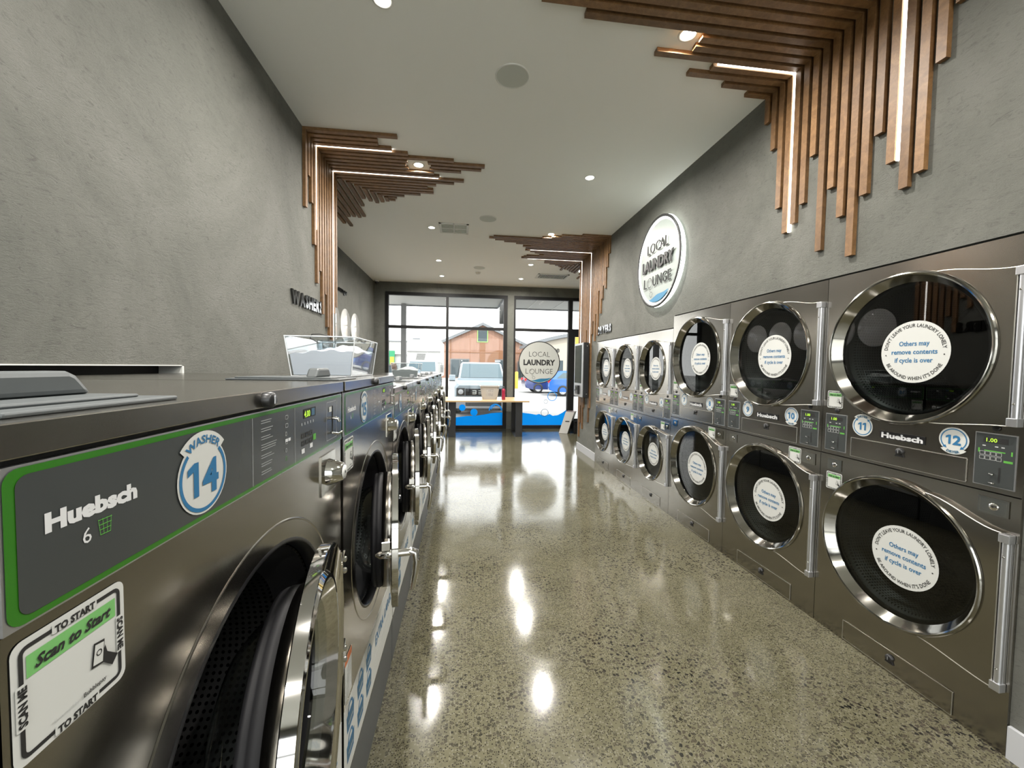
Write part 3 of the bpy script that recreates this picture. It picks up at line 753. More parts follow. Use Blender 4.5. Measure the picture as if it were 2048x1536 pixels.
    b = MB(); b.lathe([(Rd-.078, .045), (Rd-.074, .052), (Rd-.074, .064), (Rd-.080, .068), (Rd-.076, .072), (Rd-.080, .080), (Rd-.095, .083), (Rd-.115, .080), (Rd-.118, .045)], -ox, 0, 'rubber', 64); b.build('gasket', d)
    b = MB(); b.lathe([(Rd-.072, .018), (Rd-.072, .046), (Rd-.110, .047)], -ox, 0, 'steel2', 64); b.build('inner_band', d)
    b = MB(); b.lathe([(.0005, .160), (.07, .157), (.12, .142), (Rd-.135, .115), (Rd-.120, .08), (Rd-.108, .03), (Rd-.106, .016)], -ox, 0, 'wglass', 56); b.build('door_glass', d)
    b = MB(); b.box(-.030, .030, -.010, .004, .09, .15, 'chrome'); b.box(-.030, .030, -.010, .004, -.15, -.09, 'chrome')
    for z in (.105, .135, -.105, -.135): b.lathe([(.0005, -.016), (.006, -.015), (.008, -.010)], .010, z, 'chrome', 12)
    b.tube([(.0, .004, .16), (.0, .004, -.16)], .009, 'chrome', 12); b.build('hinge', d, bevel=.002)
    hx_ = -ox-Rd+.018
    b = MB()
    b.tube([(hx_, .016, .012), (hx_, -.050, .012)], .013, 'chrome', 14)
    b.tube([(hx_, -.046, .016), (hx_-.004, -.066, .010), (hx_-.006, -.070, -.020), (hx_-.004, -.066, -.060), (hx_, -.060, -.095), (hx_, -.056, -.118)], [.013, .013, .012, .011, .010, .006], 'chrome', 12)
    b.build('handle', d)
    b = MB(); b.box(hx_-.010, hx_+.022, .016, .045, .026, .056, 'chrome'); b.tube([(hx_+.002, .012, .012), (hx_+.002, .050, .012), (hx_+.002, .064, .012)], [.015, .015, .006], 'chrome', 14); b.build('latch', d, bevel=.002)
    # banner along the foot
    b = MB(); z0, z1 = .240, .470
    b.box(.004, Wd-.004, -.0012, 0, z0, z1, 'white')
    def basket(x, z, w, h):
        b.face([(x-w*.42, z-h*.5), (x+w*.42, z-h*.5), (x+w*.5, z+h*.5), (x-w*.5, z+h*.5)], -.0018, 'blue')
        b.face([(x-w*.36, z-h*.36), (x+w*.36, z-h*.36), (x+w*.44, z+h*.30), (x-w*.44, z+h*.30)], -.0022, 'navy')
        b.face([(x-w*.28, z-h*.12), (x+w*.28, z-h*.12), (x+w*.30, z-h*.04), (x-w*.30, z-h*.04)], -.0026, 'grey')
        b.arc(x, z+h*.48, w*.24, w*.34, -.0018, 'blue', 0, 180, 10)
    if big:
        for cc in range(3):
            for rr_ in (0, 1): basket(.07+.125*cc, z0+.165-.095*rr_, .085, .055)
        b.text('EXTRA', .062, .515, z0+.130, -.0022, 'blue', bold=.02, width=.16); b.text('LARGE', .062, .705, z0+.130, -.0022, 'blue', bold=.02, width=.17)
        b.box(.44, .72, -.0016, -.0012, z0+.085, z0+.090, 'grey')
    else:
        for cc in range(2):
            for rr_ in (0, 1): basket(.09+.13*cc, z0+.165-.095*rr_, .085, .055)
        b.text('LARGE', .062, .47, z0+.130, -.0022, 'blue', bold=.02, width=.20); b.box(.37, .60, -.0016, -.0012, z0+.085, z0+.090, 'grey')
    b.build('basket_banner', rt)
    b = MB(); b.rrect(.012, .085, .488, .630, .002, -.0012, 'white'); b.box(.013, .084, -.0018, -.0012, .605, .628, 'orange_print')
    for i in range(9): b.box(.018, .018+.04+.02*random.random(), -.0018, -.0012, .592-.010*i, .594-.010*i, 'grey')
    b.build('warning_label', rt)
    return rt, Wd, H
M['orange_print'] = mat('orange_print', (.55, .14, .04), .5)
wb, WBW, WBH = washer_proto(True)
wsm, WSW, WSH = washer_proto(False)
def finish_washer(rt, big, num, ang):
    r = .0495 if big else .046
    dz = 0 if big else -.058
    b = MB(); washer_badge(b, .232 if big else .205, 1.3665+dz, r, str(num)); b.build('number_sticker', rt)
    b = MB(); scan_sticker(b, .010, 1.192+dz, .102, .102, -.0008, small=not big); b.build('scan_sticker', rt)
    for ch in rt.children:
        if ch.name.split('.')[0] == 'door': ch.rotation_euler = (0, 0, R(ang))
wl = {14: 'large stainless washing machine with sticker 14, nearest the camera',
      15: 'large stainless washing machine with sticker 15, under the big clear detergent box',
      16: 'lower stainless washing machine with sticker 16, directly behind the second large washer',
      17: 'lower stainless washing machine with sticker 17, second of the lower ones',
      18: 'lower stainless washing machine with sticker 18, under the small clear detergent box',
      19: 'lower stainless washing machine with sticker 19, just past the small detergent box',
      20: 'lower stainless washing machine with sticker 20, next to last in the row',
      21: 'lower stainless washing machine with sticker 21, last in the row towards the window'}
wp = [(True, .332, 14, 10), (True, 1.203, 15, 9.2)] + [(False, 2.046+.741*i, 16+i, (8, 8, 7, 7, 9, 6)[i]) for i in range(6)]
protos = {True: wb, False: wsm}; used = set(); todo = []
for big_, y, num, ang in wp:
    if big_ not in used: o = protos[big_]; used.add(big_)
    else: o = copy_tree(protos[big_])
    o.location = (WXF, y, 0); o.rotation_euler = (0, 0, R(90))
    o.scale = (1.020 if num == 14 else 1.0, 1, 1)
    tag(o, wl[num], 'washing machine', 'large washers' if big_ else 'lower washers')
    todo.append((o, big_, num, ang))
for t in todo: finish_washer(*t)

# ---------------------------------------------------------------- timber slat features with their light lines
TH, SWD = .025, .0205
CUTS = [(-.447, 4.075, .120)]
def lslat(b, side, xw, y, xe, zb, m='wood'):
    """an L-shaped slat: down the wall to zb, along the ceiling to xe; side=-1 left wall, +1 right wall"""
    i = xw-side*TH; c = CZ-TH
    for hx, hy, hr in CUTS:                          # round cut-outs for the downlights
        h = math.sqrt(max(hr*hr-(y-hy)**2, 0))
        if h > 0 and side < 0 and xe > hx-h:
            if xe > hx+h: b.prism([(xe, c), (hx+h, c), (hx+h, CZ), (xe, CZ)], y-SWD, y+SWD, m)
            xe = hx-h
            break
    b.prism([(xe, c), (i, c), (i, zb), (xw, zb), (xw, CZ), (xe, CZ)] if side > 0 else [(xe, CZ), (xw, CZ), (xw, zb), (i, zb), (i, c), (xe, c)], y-SWD, y+SWD, m)
def led_l(b, side, xw, y, xe, zb):
    w = .0085; a = xw-side*(TH-.004); c = CZ-TH+.004; a2 = xw-side*(TH-.018); c2 = CZ-TH+.018
    b.box(min(a, a2), max(a, a2), y-w, y+w, zb, c2, 'led')
    b.box(min(xe, a2), max(xe, a2), y-w, y+w, c, c2, 'led')
def feature(name, label, side, xw, y0, pitch, slats, leds, ysl=(), yleds=()):
    rt = root(name, (xw, y0, CZ)); off = Vector((-xw, -y0, -CZ))
    tag(rt, label, 'wall decoration', 'timber slat features')
    def put(b, nm):
        o = b.build(nm, rt); o.location = off; return o
    for k, s in enumerate(slats):
        if s is None: continue
        y = y0+pitch*k; xe, zb = s[:2]; b = MB()
        if len(s) > 2:      # starts on the mitre, ceiling only
            x0 = s[2]; b.prism([(min(x0, xe), CZ-TH), (max(x0, xe), CZ-TH), (max(x0, xe), CZ), (min(x0, xe), CZ)], y-SWD, y+SWD, 'wood')
        else: lslat(b, side, xw, y, xe, zb)
        put(b, 'slat')
    for y, xe, zb in leds:
        b = MB(); led_l(b, side, xw, y, xe, zb); put(b, 'led_strip')
    for x, ya, yb in ysl:
        b = MB(); b.box(x-SWD, x+SWD, ya, yb, CZ-TH, CZ, 'wood'); put(b, 'slat')
    for x, ya, yb in yleds:
        b = MB(); b.box(x-.009, x+.009, ya, yb, CZ-TH+.004, CZ-TH+.018, 'led'); put(b, 'led_strip')
    return rt
# near right: slat 0 is the farthest, they come towards the camera
A_b = [3.281, 3.063, 2.634, 2.445, 2.485, 2.586, 2.852, 2.251, 2.597, 2.407, 2.167, 2.475, 2.757, 2.578, 2.423, 2.472, 2.934, 3.141, 3.22, 3.3]
A_x = [1.97, 1.749, 1.452, 1.575, 1.162, 1.375, 1.375, .653, .398, .30, .36, .52, .60, .78, .72, .98, 1.2, 1.45, 1.6, 1.8]
feature('timber_slat_feature', 'large oak-coloured slat feature with two light lines above the nearest dryers', 1, RX, 2.690, -.0667,
        list(zip(A_x, A_b)), [(2.690-.0667*3.5, 1.60, 2.440), (2.690-.0667*13.5, .9, 2.574)])
# left, wrapping round the end of the near wall
B_b = [2.836, 3.122, 2.923, 2.582, 2.257, 2.381, 1.994, 2.19, 1.885, 1.80, 1.66, 2.039, 2.117]
B_x = [-.575, -.751, -.760, -.655, -.521, -.102, .195, .164, -.034, -.307, -.256]
B_rest = [-.006, -.11, -.303, -.40, -.343, -.345, -.496, -.685, -.78, -.869]
yB = 3.602
slB = list(zip(B_x, B_b)) + [(B_rest[0], 2.039), (B_rest[1], 2.117)]
for i, xe in enumerate(B_rest[2:]): slB.append((xe, 0, -1.295+.0667*i+.022))
ys = [(-1.300, 5.538), (-1.233, 5.177), (-1.166, 4.948), (-1.100, 5.010), (-1.033, 5.051), (-.966, 5.015), (-.900, 4.98)]
ys = [(x, 4.459+.0667*i, ye) for i, (x, ye) in enumerate(ys)] + [(-1.367, 4.445, 5.581), (-1.433, 4.445, 5.562), (-1.50, 4.445, 5.573), (-1.567, 4.445, 5.939), (-1.633, 4.445, 5.838), (-1.70, 4.445, 5.5)]
feature('timber_slat_feature', 'oak-coloured slat feature with two light lines folding from the left wall onto the ceiling', -1, LX, yB, .0667,
        slB, [(yB+.0667*3.5, -.660, 2.73), (yB+.0667*10.5, -.271, 1.70)], ys)
# far right, wrapping round the end of the right wall
C_x = [1.73, 1.435, 1.30, 1.17, .441, .379, .474, .62, .816, 1.066, .944, 1.0, 1.039, 1.014, 1.109, 1.2, 1.367, 1.30, 1.09, 1.05, 1.016, 1.30, 1.479]
C_b = [3.227, 3.042, 2.737, 2.790, 2.601, 2.383, 2.750, 2.052, 2.40, 1.968, 2.30, 2.092, .843, .593, 1.3, 2.184, 1.2, .815, .425, .841, .521, .251, 1.9]
yC = 5.790
slC = list(zip(C_x, C_b))
for i, xe in enumerate((1.48, 1.488, 1.60, 1.724, 1.80)): slC.append((xe, 0, 2.12-.0667*i-.022))
ysc = [(2.125-.0667*i, 7.345+.0667*i, ye) for i, ye in enumerate((7.957, 7.86, 7.807, 7.895, 7.65))] + [(2.192, 7.34, 8.02), (2.259, 7.34, 8.084), (2.40, 7.34, 8.2), (2.467, 7.34, 8.585)]
feature('timber_slat_feature', 'oak-coloured slat feature with two light lines above the wall-mounted payment kiosk', 1, RX, yC, .0667,
        slC, [(yC+.0667*12.5, 1.093, 1.95), (yC+.0667*20.5, 1.134, 1.1)], ysc, [(2.33, 7.34, 7.98)])

# ---------------------------------------------------------------- ceiling fittings
def downlight(x, y, label, z=CZ):
    rt = root('downlight', (x, y, z)); tag(rt, label, 'ceiling light', 'recessed ceiling downlights')
    b = MB(); b.lathe([(.040, .004), (.041, -.003), (.050, -.006), (.056, -.003), (.057, .0)], 0, 0, 'trim', 32, axis='z'); b.build('trim_ring', rt)
    b = MB(); b.lathe([(.0005, -.001), (.041, -.001)], 0, 0, 'lamp', 24, axis='z', smooth=False); b.build('lens', rt)
    ld = bpy.data.lights.new('downlight_lamp', 'AREA'); ld.shape = 'DISK'; ld.size = .108; ld.energy = DOWN_W; ld.color = SPOT_COL; ld.spread = R(168)
    lo = bpy.data.objects.new('downlight_lamp', ld); C.objects.link(lo); lo.parent = rt; lo.location = (0, 0, -.008)
    try: lo.visible_glossy = True
    except Exception: pass
    return rt
grid = [(-.447, .52, 'overhead just out of the picture, left'), (1.29, .52, 'overhead just out of the picture, right'), (-.447, 2.31, 'round white downlight cut off by the top edge of the picture'),
        (1.295, 2.29, 'bright round downlight shining in a cut-out of the slats above the large dryers'), (-.448, 4.09, 'bright round downlight in a cut-out of the left slat feature'),
        (1.285, 4.09, 'lone round white downlight in the plain ceiling right of centre'), (-.457, 5.87, 'round white downlight beside the square four-panel vent'),
        (1.275, 5.87, 'round white downlight at the front edge of the far right slat feature'), (-.463, 7.65, 'round white downlight left of centre between the vent and the window wall'),
        (1.275, 7.65, 'round white downlight right behind the far right slat feature'), (-.468, 8.93, 'last round white downlight on the left near the window wall'),
        (1.268, 8.90, 'last round white downlight on the right near the louvred vent'), (-.447, -1.27, 'behind the camera, left'), (1.29, -1.27, 'behind the camera, right')]
for x, y, l in grid: downlight(x, y, l if len(l.split()) > 7 else 'round white downlight '+l)
def cutout_ring(x, y, r):
    b = MB(); b.lathe([(r, -TH-.001), (r, -.001), (r-.004, -.001), (r-.004, -TH-.001), (r, -TH-.001)], 0, 0, 'wood', 48, axis='z')
    return b
for x, y, r, d, l in ((.315, 2.772, .115, .006, 'large round mesh ceiling speaker nearest the camera'), (.316, 5.40, .115, .006, 'round mesh ceiling speaker beside the square vent'), (.309, 8.06, .115, .006, 'far round mesh ceiling speaker near the window wall')):
    b = MB(); b.lathe([(.0005, -d), (r-.008, -d)], 0, 0, 'speaker', 40, axis='z', smooth=False)
    o = b.build('ceiling_speaker', loc=(x, y, CZ)); tag(o, l, 'speaker', 'ceiling speakers')
    b = MB(); b.lathe([(r-.008, -d), (r-.006, -d-.002), (r, -d), (r+.001, 0)], 0, 0, 'trim', 40, axis='z'); b.build('rim', o)
b = MB(); b.lathe([(.0005, -.040), (.03, -.040), (.045, -.030), (.048, -.015), (.055, -.012), (.058, 0)], 0, 0, 'vent', 32, axis='z')
tag(b.build('smoke_detector', loc=(.30, 8.45, CZ)), 'small white domed smoke detector behind the far ceiling speaker', 'smoke detector')
# vents
rt = root('ceiling_vent', (-.14, 5.853, CZ)); tag(rt, 'square white four-panel ceiling vent beside a downlight', 'air vent')
b = MB(); w, h = .205, .205
for x0, x1, y0, y1 in ((-w, w, -h, -h+.03), (-w, w, h-.03, h), (-w, -w+.03, -h, h), (w-.03, w, -h, h), (-.008, .008, -h, h), (-w, w, -.006, .006)): b.box(x0, x1, y0, y1, -.010, 0, 'vent')
b.build('frame', rt)
b = MB(); b.box(-w+.02, w-.02, -h+.02, h-.02, -.002, 0, 'speaker')
for i in range(9): b.box(-w+.03, w-.03, -h+.035+.037*i, -h+.040+.037*i, -.008, -.002, 'speaker')
b.build('grille', rt)
rt = root('ceiling_vent', (1.885, 8.52, CZ)); tag(rt, 'wide white louvred ceiling vent with dark slots near the window wall', 'air vent')
w, h = .335, .205; b = MB()
for x0, x1, y0, y1 in ((-w, w, -h, -h+.03), (-w, w, h-.03, h), (-w, -w+.035, -h, h), (w-.035, w, -h, h)): b.box(x0, x1, y0, y1, -.014, 0, 'vent')
b.build('frame', rt)
b = MB(); b.box(-w+.03, w-.03, -h+.02, h-.02, -.002, 0, 'dark'); b.build('backing', rt)
b = MB()
for i in range(17): b.box(-w+.043+.0345*i, -w+.052+.0345*i, -h+.03, h-.03, -.013, -.002, 'vent')
b.build('louvre', rt)
# security camera in the corner
rt = root('security_camera', (-1.99, 9.66, CZ)); tag(rt, 'small dark dome security camera in the far left ceiling corner', 'security camera')
b = MB(); b.lathe([(.05, 0), (.05, -.03), (.035, -.036)], 0, 0, 'trim', 24, axis='z'); b.build('mount', rt)
b = MB(); b.lathe([(.045, -.03), (.042, -.06), (.028, -.085), (.0005, -.094)], 0, 0, 'black', 24, axis='z'); b.build('dome', rt)

# ---------------------------------------------------------------- round illuminated sign on the right wall
def wavepoly(cx, cz, r, fn, n=40):
    """circle segment of radius r whose upper edge is fn(x)"""
    xs = [cx-r+2*r*i/200 for i in range(201)]
    low = [(x, cz-math.sqrt(max(r*r-(x-cx)**2, 0))) for x in xs]
    pts = [(x, z, fn(x-cx)+cz) for x, z in low if fn(x-cx)+cz > z+1e-4]
    return [(x, z) for x, z, t in pts] + [(x, t) for x, z, t in reversed(pts)]
def logo_art(b, cx, cz, r, y, ink, wave, ext=0.0, outline=None):
    th = -.012
    b.text('LOCAL', r*.36, cx, cz+r*.27, y, ink, bold=th, width=r*1.02, extrude=ext)
    b.text('LAUNDRY', r*.36, cx, cz-r*.13, y, ink, bold=.045, width=r*1.55, extrude=ext)
    b.text('L', r*.36, cx-r*.60, cz-r*.55, y, ink, bold=th, width=r*.13, extrude=ext)
    b.text('UNGE', r*.36, cx+r*.23, cz-r*.55, y, ink, bold=th, width=r*.86, extrude=ext)
    b.arc(cx-r*.36, cz-r*.44, r*.105, r*.125, y-.001, ink, 0, 360, 28)
    b.arc(cx-r*.36, cz-r*.44, r*.07, r*.085, y-.001, ink, 100, 170, 10)
    b.arc(cx-r*.33, cz-r*.62, r*.025, r*.035, y-.001, ink, 0, 360, 14)
    b.arc(cx-r*.27, cz-r*.74, r*.06, r*.072, y-.001, ink, 0, 360, 20)
    b.face(wavepoly(cx, cz, r*.955, lambda x: r*(-.80+.05*math.sin((x/r)*4.2-.3)+.02*math.cos(x/r*9))), y-.0005, wave)
M['signblue'] = mat('sign_blue', (.02, .17, .32), .4)
rt = root('illuminated_sign', (RX, 4.20, 2.690), R(-90)); tag(rt, 'round backlit sign with black and thin lettering over a blue wave on the right wall', 'sign')
sr = .485
b = MB(); b.lathe([(sr-.03, -.030), (sr-.035, -.012), (sr-.02, -.002)], 0, 0, 'halo', 72); b.lathe([(sr+.002, -.046), (sr+.004, -.030), (sr+.001, -.026)], 0, 0, 'halo', 72); b.build('halo_light', rt)
b = MB(); b.lathe([(.0005, -.050), (sr-.02, -.050), (sr-.005, -.050)], 0, 0, 'signface', 72, smooth=False); b.lathe([(sr-.03, -.030), (sr-.002, -.030), (sr, -.050)], 0, 0, 'acrylic', 72); b.build('face', rt)
b = MB(); b.lathe([(sr-.045, -.0505), (sr-.045, -.0535), (sr-.010, -.0535), (sr-.010, -.0505)], 0, 0, 'halo', 72); b.build('light_ring', rt)
b = MB(); b.lathe([(sr-.022, -.062), (sr-.022, -.068), (sr+.004, -.068), (sr+.004, -.060), (sr-.022, -.062)], 0, 0, 'ink', 72); b.build('rim', rt)
b = MB(); logo_art(b, .0, .0, sr*.93, -.064, 'ink', 'signblue', ext=.004); b.build('lettering', rt)

def wall_letters(name, s, x, y0, y1, z, h, rz, label, edge='lgrey'):
    rt = root(name, (x, (y0+y1)/2, z), rz); tag(rt, label, 'wall lettering')
    ws = [.3 if c == ' ' else glyphs(c, .05, 0, .007)[2]+.10 for c in s]; k = abs(y1-y0)/(sum(ws)-.10); x = -abs(y1-y0)/2
    for c, w in zip(s, ws):
        if c != ' ':
            b = MB(); b.text(c, h*1.37, x+(w-.10)*k/2, 0, -.010, 'ink_gloss', bold=.05, width=(w-.10)*k, extrude=.007); b.build('letter', rt)
        x += w*k
    return rt
M['ink_gloss'] = mat('gloss_black_letters', (.01, .01, .01), .12, coat=.8)
wall_letters('wall_lettering', 'WASHERS', LX, 3.32, 3.99, 2.000, .105, R(90), 'raised black WASHERS lettering on the left plaster wall')
wall_letters('wall_lettering', 'DRYERS', RX, 6.23, 5.66, 2.070, .110, R(-90), 'raised black DRYERS lettering above the small dryer stacks')
wall_letters('wall_lettering', 'Laundry Lounge', FX, 6.15, 7.52, 2.760, .085, R(90), 'small dark lettering high on the far left wall, mostly hidden by the slats')
for i, y in enumerate((5.54, 6.18, 6.82, 7.46, 8.10)):
    b = MB(); b.lathe([(.0005, -.012), (.290, -.012), (.297, -.008), (.297, 0)], 0, 0, 'disc', 64)
    if i == 1: b.text('2', .17, 0, .07, -.0128, 'ink', bold=.01)
    o = b.build('round_wall_sign', loc=(FX, y, 2.215), rot=(0, 0, R(90)))
    tag(o, ['glossy white wall disc, first from the slats, hidden behind them', 'glossy white wall disc numbered 2, hidden behind the slats', 'glossy white wall disc half hidden by the left slats',
            'glossy white wall disc in the middle of the three showing', 'glossy white wall disc nearest the window wall'][i], 'wall sign', 'glossy round wall signs')

# ---------------------------------------------------------------- payment kiosk
rt = root('payment_kiosk', (RX, 7.085, 1.02), R(-90)); tag(rt, 'black and silver wall-mounted payment kiosk with a tall screen', 'kiosk')
kw, kh = .52, .935
b = MB(); b.box(0, kw, -.135, -.046, 0, kh, 'black'); b.lathe([(.0005, .004), (.008, .003), (.009, 0)], kw, kh-.06, 'chrome', 10, axis='x', cy=-.075); b.lathe([(.0005, .004), (.008, .003), (.009, 0)], kw, .06, 'chrome', 10, axis='x', cy=-.075); b.build('housing', rt, bevel=.006)
b = MB(); b.box(.002, kw-.002, -.150, -.134, .002, kh-.002, 'silver'); b.build('bezel', rt, bevel=.006)
b = MB(); b.box(.05, kw-.07, -.153, -.149, .24, kh-.04, 'screen'); b.build('screen', rt)
b = MB(); b.box(.22, .36, -.190, -.149, .05, .20, 'black'); b.box(.235, .345, -.192, -.189, .12, .18, 'screen'); b.box(.06, .16, -.156, -.149, .09, .12, 'dark'); b.box(.10, .14, -.160, -.149, .15, .19, 'navy'); b.build('card_reader', rt)

# ---------------------------------------------------------------- folding table, basket, bottle
rt = root('folding_table', (.5, 9.0, 0)); tag(rt, 'long oak-topped folding table with broad black steel loop legs by the window', 'table')
b = MB(); b.box(-.910, .925, -.57, .50, .772, .803, 'oak'); b.build('table_top', rt, bevel=.003)
for x in (-.723, .729):
    b = MB(); y0, y1 = -.385, .40
    b.box(x-.075, x+.075, y0, y0+.012, 0, .772, 'tblack'); b.box(x-.075, x+.075, y1-.012, y1, 0, .772, 'tblack')
    b.box(x-.075, x+.075, y0+.012, y1-.012, 0, .010, 'tblack'); b.box(x-.075, x+.075, y0+.012, y1-.012, .762, .772, 'tblack'); b.build('leg', rt)
M['basket'] = mat('basket_plastic', (.40, .385, .36), .5)
rt = root('laundry_basket', (.595, 8.86, .803)); tag(rt, 'pale grey slotted plastic laundry basket on the oak table', 'basket')
b = MB(); bw, tw, bd, td, bh = .155, .205, .12, .15, .30
def ring(z, w, d, r=.04): return [(a, c, z) for a, c in rr_poly(-w, w, -d, d, r, 4)]
lv = [ring(0, bw, bd), ring(.035, bw+.008, bd+.006)]
n_ = len(lv[0])
def band(z0, z1):
    t0, t1 = z0/bh, z1/bh
    a = ring(z0, bw+(tw-bw)*t0, bd+(td-bd)*t0); c = ring(z1, bw+(tw-bw)*t1, bd+(td-bd)*t1)
    b.add(a+c, [(i, (i+1) % n_, (i+1) % n_+n_, i+n_) for i in range(n_)], 'basket')
band(0, .05); band(.235, .30); band(.140, .155)
b.add(ring(.004, bw, bd), [tuple(range(n_))], 'basket')
for sy in (-1, 1):
    for i in range(10):
        u = -1+2*(i+.5)/10
        solid = abs(u) > .55
        for z0, z1 in ((.05, .14), (.155, .235)):
            def P(uu, z):
                t = z/bh; return ((bw+(tw-bw)*t)*uu*.82, sy*(bd+(td-bd)*t), z)
            w = .11 if solid else .045
            b.add([P(u-w, z0), P(u+w, z0), P(u+w, z1), P(u-w, z1)], [(0, 1, 2, 3)], 'basket')
for sx in (-1, 1):
    for i in range(6):
        u = -1+2*(i+.5)/6
        for z0, z1 in ((.05, .14), (.155, .235)):
            def P(uu, z):
                t = z/bh; return (sx*(bw+(tw-bw)*t), (bd+(td-bd)*t)*uu*.75, z)
            b.add([P(u-.08, z0), P(u+.08, z0), P(u+.08, z1), P(u-.08, z1)], [(0, 1, 2, 3)], 'basket')
for sx in (-1, 1):
    for sy in (-1, 1):
        a = [(sx*(bw+(tw-bw)*t)*k1, sy*(bd+(td-bd)*t)*k2, z) for z in (.05, .235) for t in (z/bh,) for k1, k2 in ((1, .74), (1, .99), (.985, 1), (.82, 1))]
        b.add(a, [(0, 1, 5, 4), (1, 2, 6, 5), (2, 3, 7, 6)], 'basket')
bo = b.build('body', rt)
sm = bo.modifiers.new('solid', 'SOLIDIFY'); sm.thickness = .004
b = MB(); o_ = ring(.30, tw+.012, td+.012); i_ = ring(.30, tw-.004, td-.004); o2 = ring(.286, tw+.014, td+.014)
b.add(o_+i_+o2, [(i, (i+1) % n_, (i+1) % n_+n_, i+n_) for i in range(n_)] + [(i, (i+1) % n_, (i+1) % n_+2*n_, i+2*n_) for i in range(n_)], 'basket'); b.build('rim', rt)
M['red'] = mat('raspberry_plastic', (.30, .012, .045), .3)
rt = root('water_bottle', (.893, 8.72, .803)); tag(rt, 'raspberry red drinking bottle with a dark lid beside the basket', 'bottle')
b = MB(); b.lathe([(.0005, 0), (.036, .001), (.040, .008), (.040, .12), (.036, .14), (.040, .16), (.040, .215), (.030, .240), (.022, .248)], 0, 0, 'red', 28, axis='z'); b.build('body', rt)
b = MB(); b.lathe([(.024, .244), (.025, .275), (.018, .282), (.010, .284), (.010, .300), (.0005, .301)], 0, 0, 'black', 20, axis='z'); b.build('lid', rt)

# slanted floor box and dark crate by the door
rt = root('slanted_floor_box', (2.33, 9.10, 0)); tag(rt, 'slanted pale grey box with a dark slot leaning beside the door', 'box')
M['boxgrey'] = mat('pale_grey_box', (.42, .41, .39), .5)
b = MB()
lo_ = [(-.10, -.04, 0), (.08, -.14, 0), (.20, .10, 0), (.02, .20, 0)]; hi_ = [(x+.17, y+.03, .50) for x, y, _ in lo_]
b.add(lo_+hi_, [(0, 1, 5, 4), (1, 2, 6, 5), (2, 3, 7, 6), (3, 0, 4, 7), (0, 3, 2, 1), (4, 5, 6, 7)], 'boxgrey'); bb = b.build('body', rt, bevel=.006)
b = MB()
def fp(u, v): return (-.10+.18*u+.17*v, -.04-.10*u+.03*v-.003, .50*v)
b.add([fp(.30, .535), fp(.78, .535), fp(.78, .58), fp(.30, .58)], [(0, 1, 2, 3)], 'dark'); b.build('slot', rt)
b = MB(); b.add([(x*.92+.012, y*.92+.006, .503) for x, y, _ in hi_], [(0, 1, 2, 3)], 'brown_lid') if 'brown_lid' in M else b.add([(x, y, .503) for x, y, _ in hi_], [(0, 1, 2, 3)], mat('maroon_lid', (.06, .02, .02), .5)); b.build('lid', rt)
rt = root('black_crate', (2.76, 9.10, 0)); tag(rt, 'low black open crate standing behind the slanted box by the door', 'crate')
b = MB(); b.box(-.20, .24, -.18, -.165, .0, .30, 'black'); b.box(-.20, .24, .165, .18, 0, .30, 'black'); b.box(-.20, -.185, -.165, .165, 0, .30, 'black'); b.box(.225, .24, -.165, .165, 0, .30, 'black'); b.box(-.185, .225, -.165, .165, 0, .02, 'black')
b.build('body', rt, bevel=.004)
b = MB(); b.box(-.22, .26, -.20, -.18, .27, .31, 'rubber'); b.box(-.22, .26, .18, .20, .27, .31, 'rubber'); b.build('rim', rt)

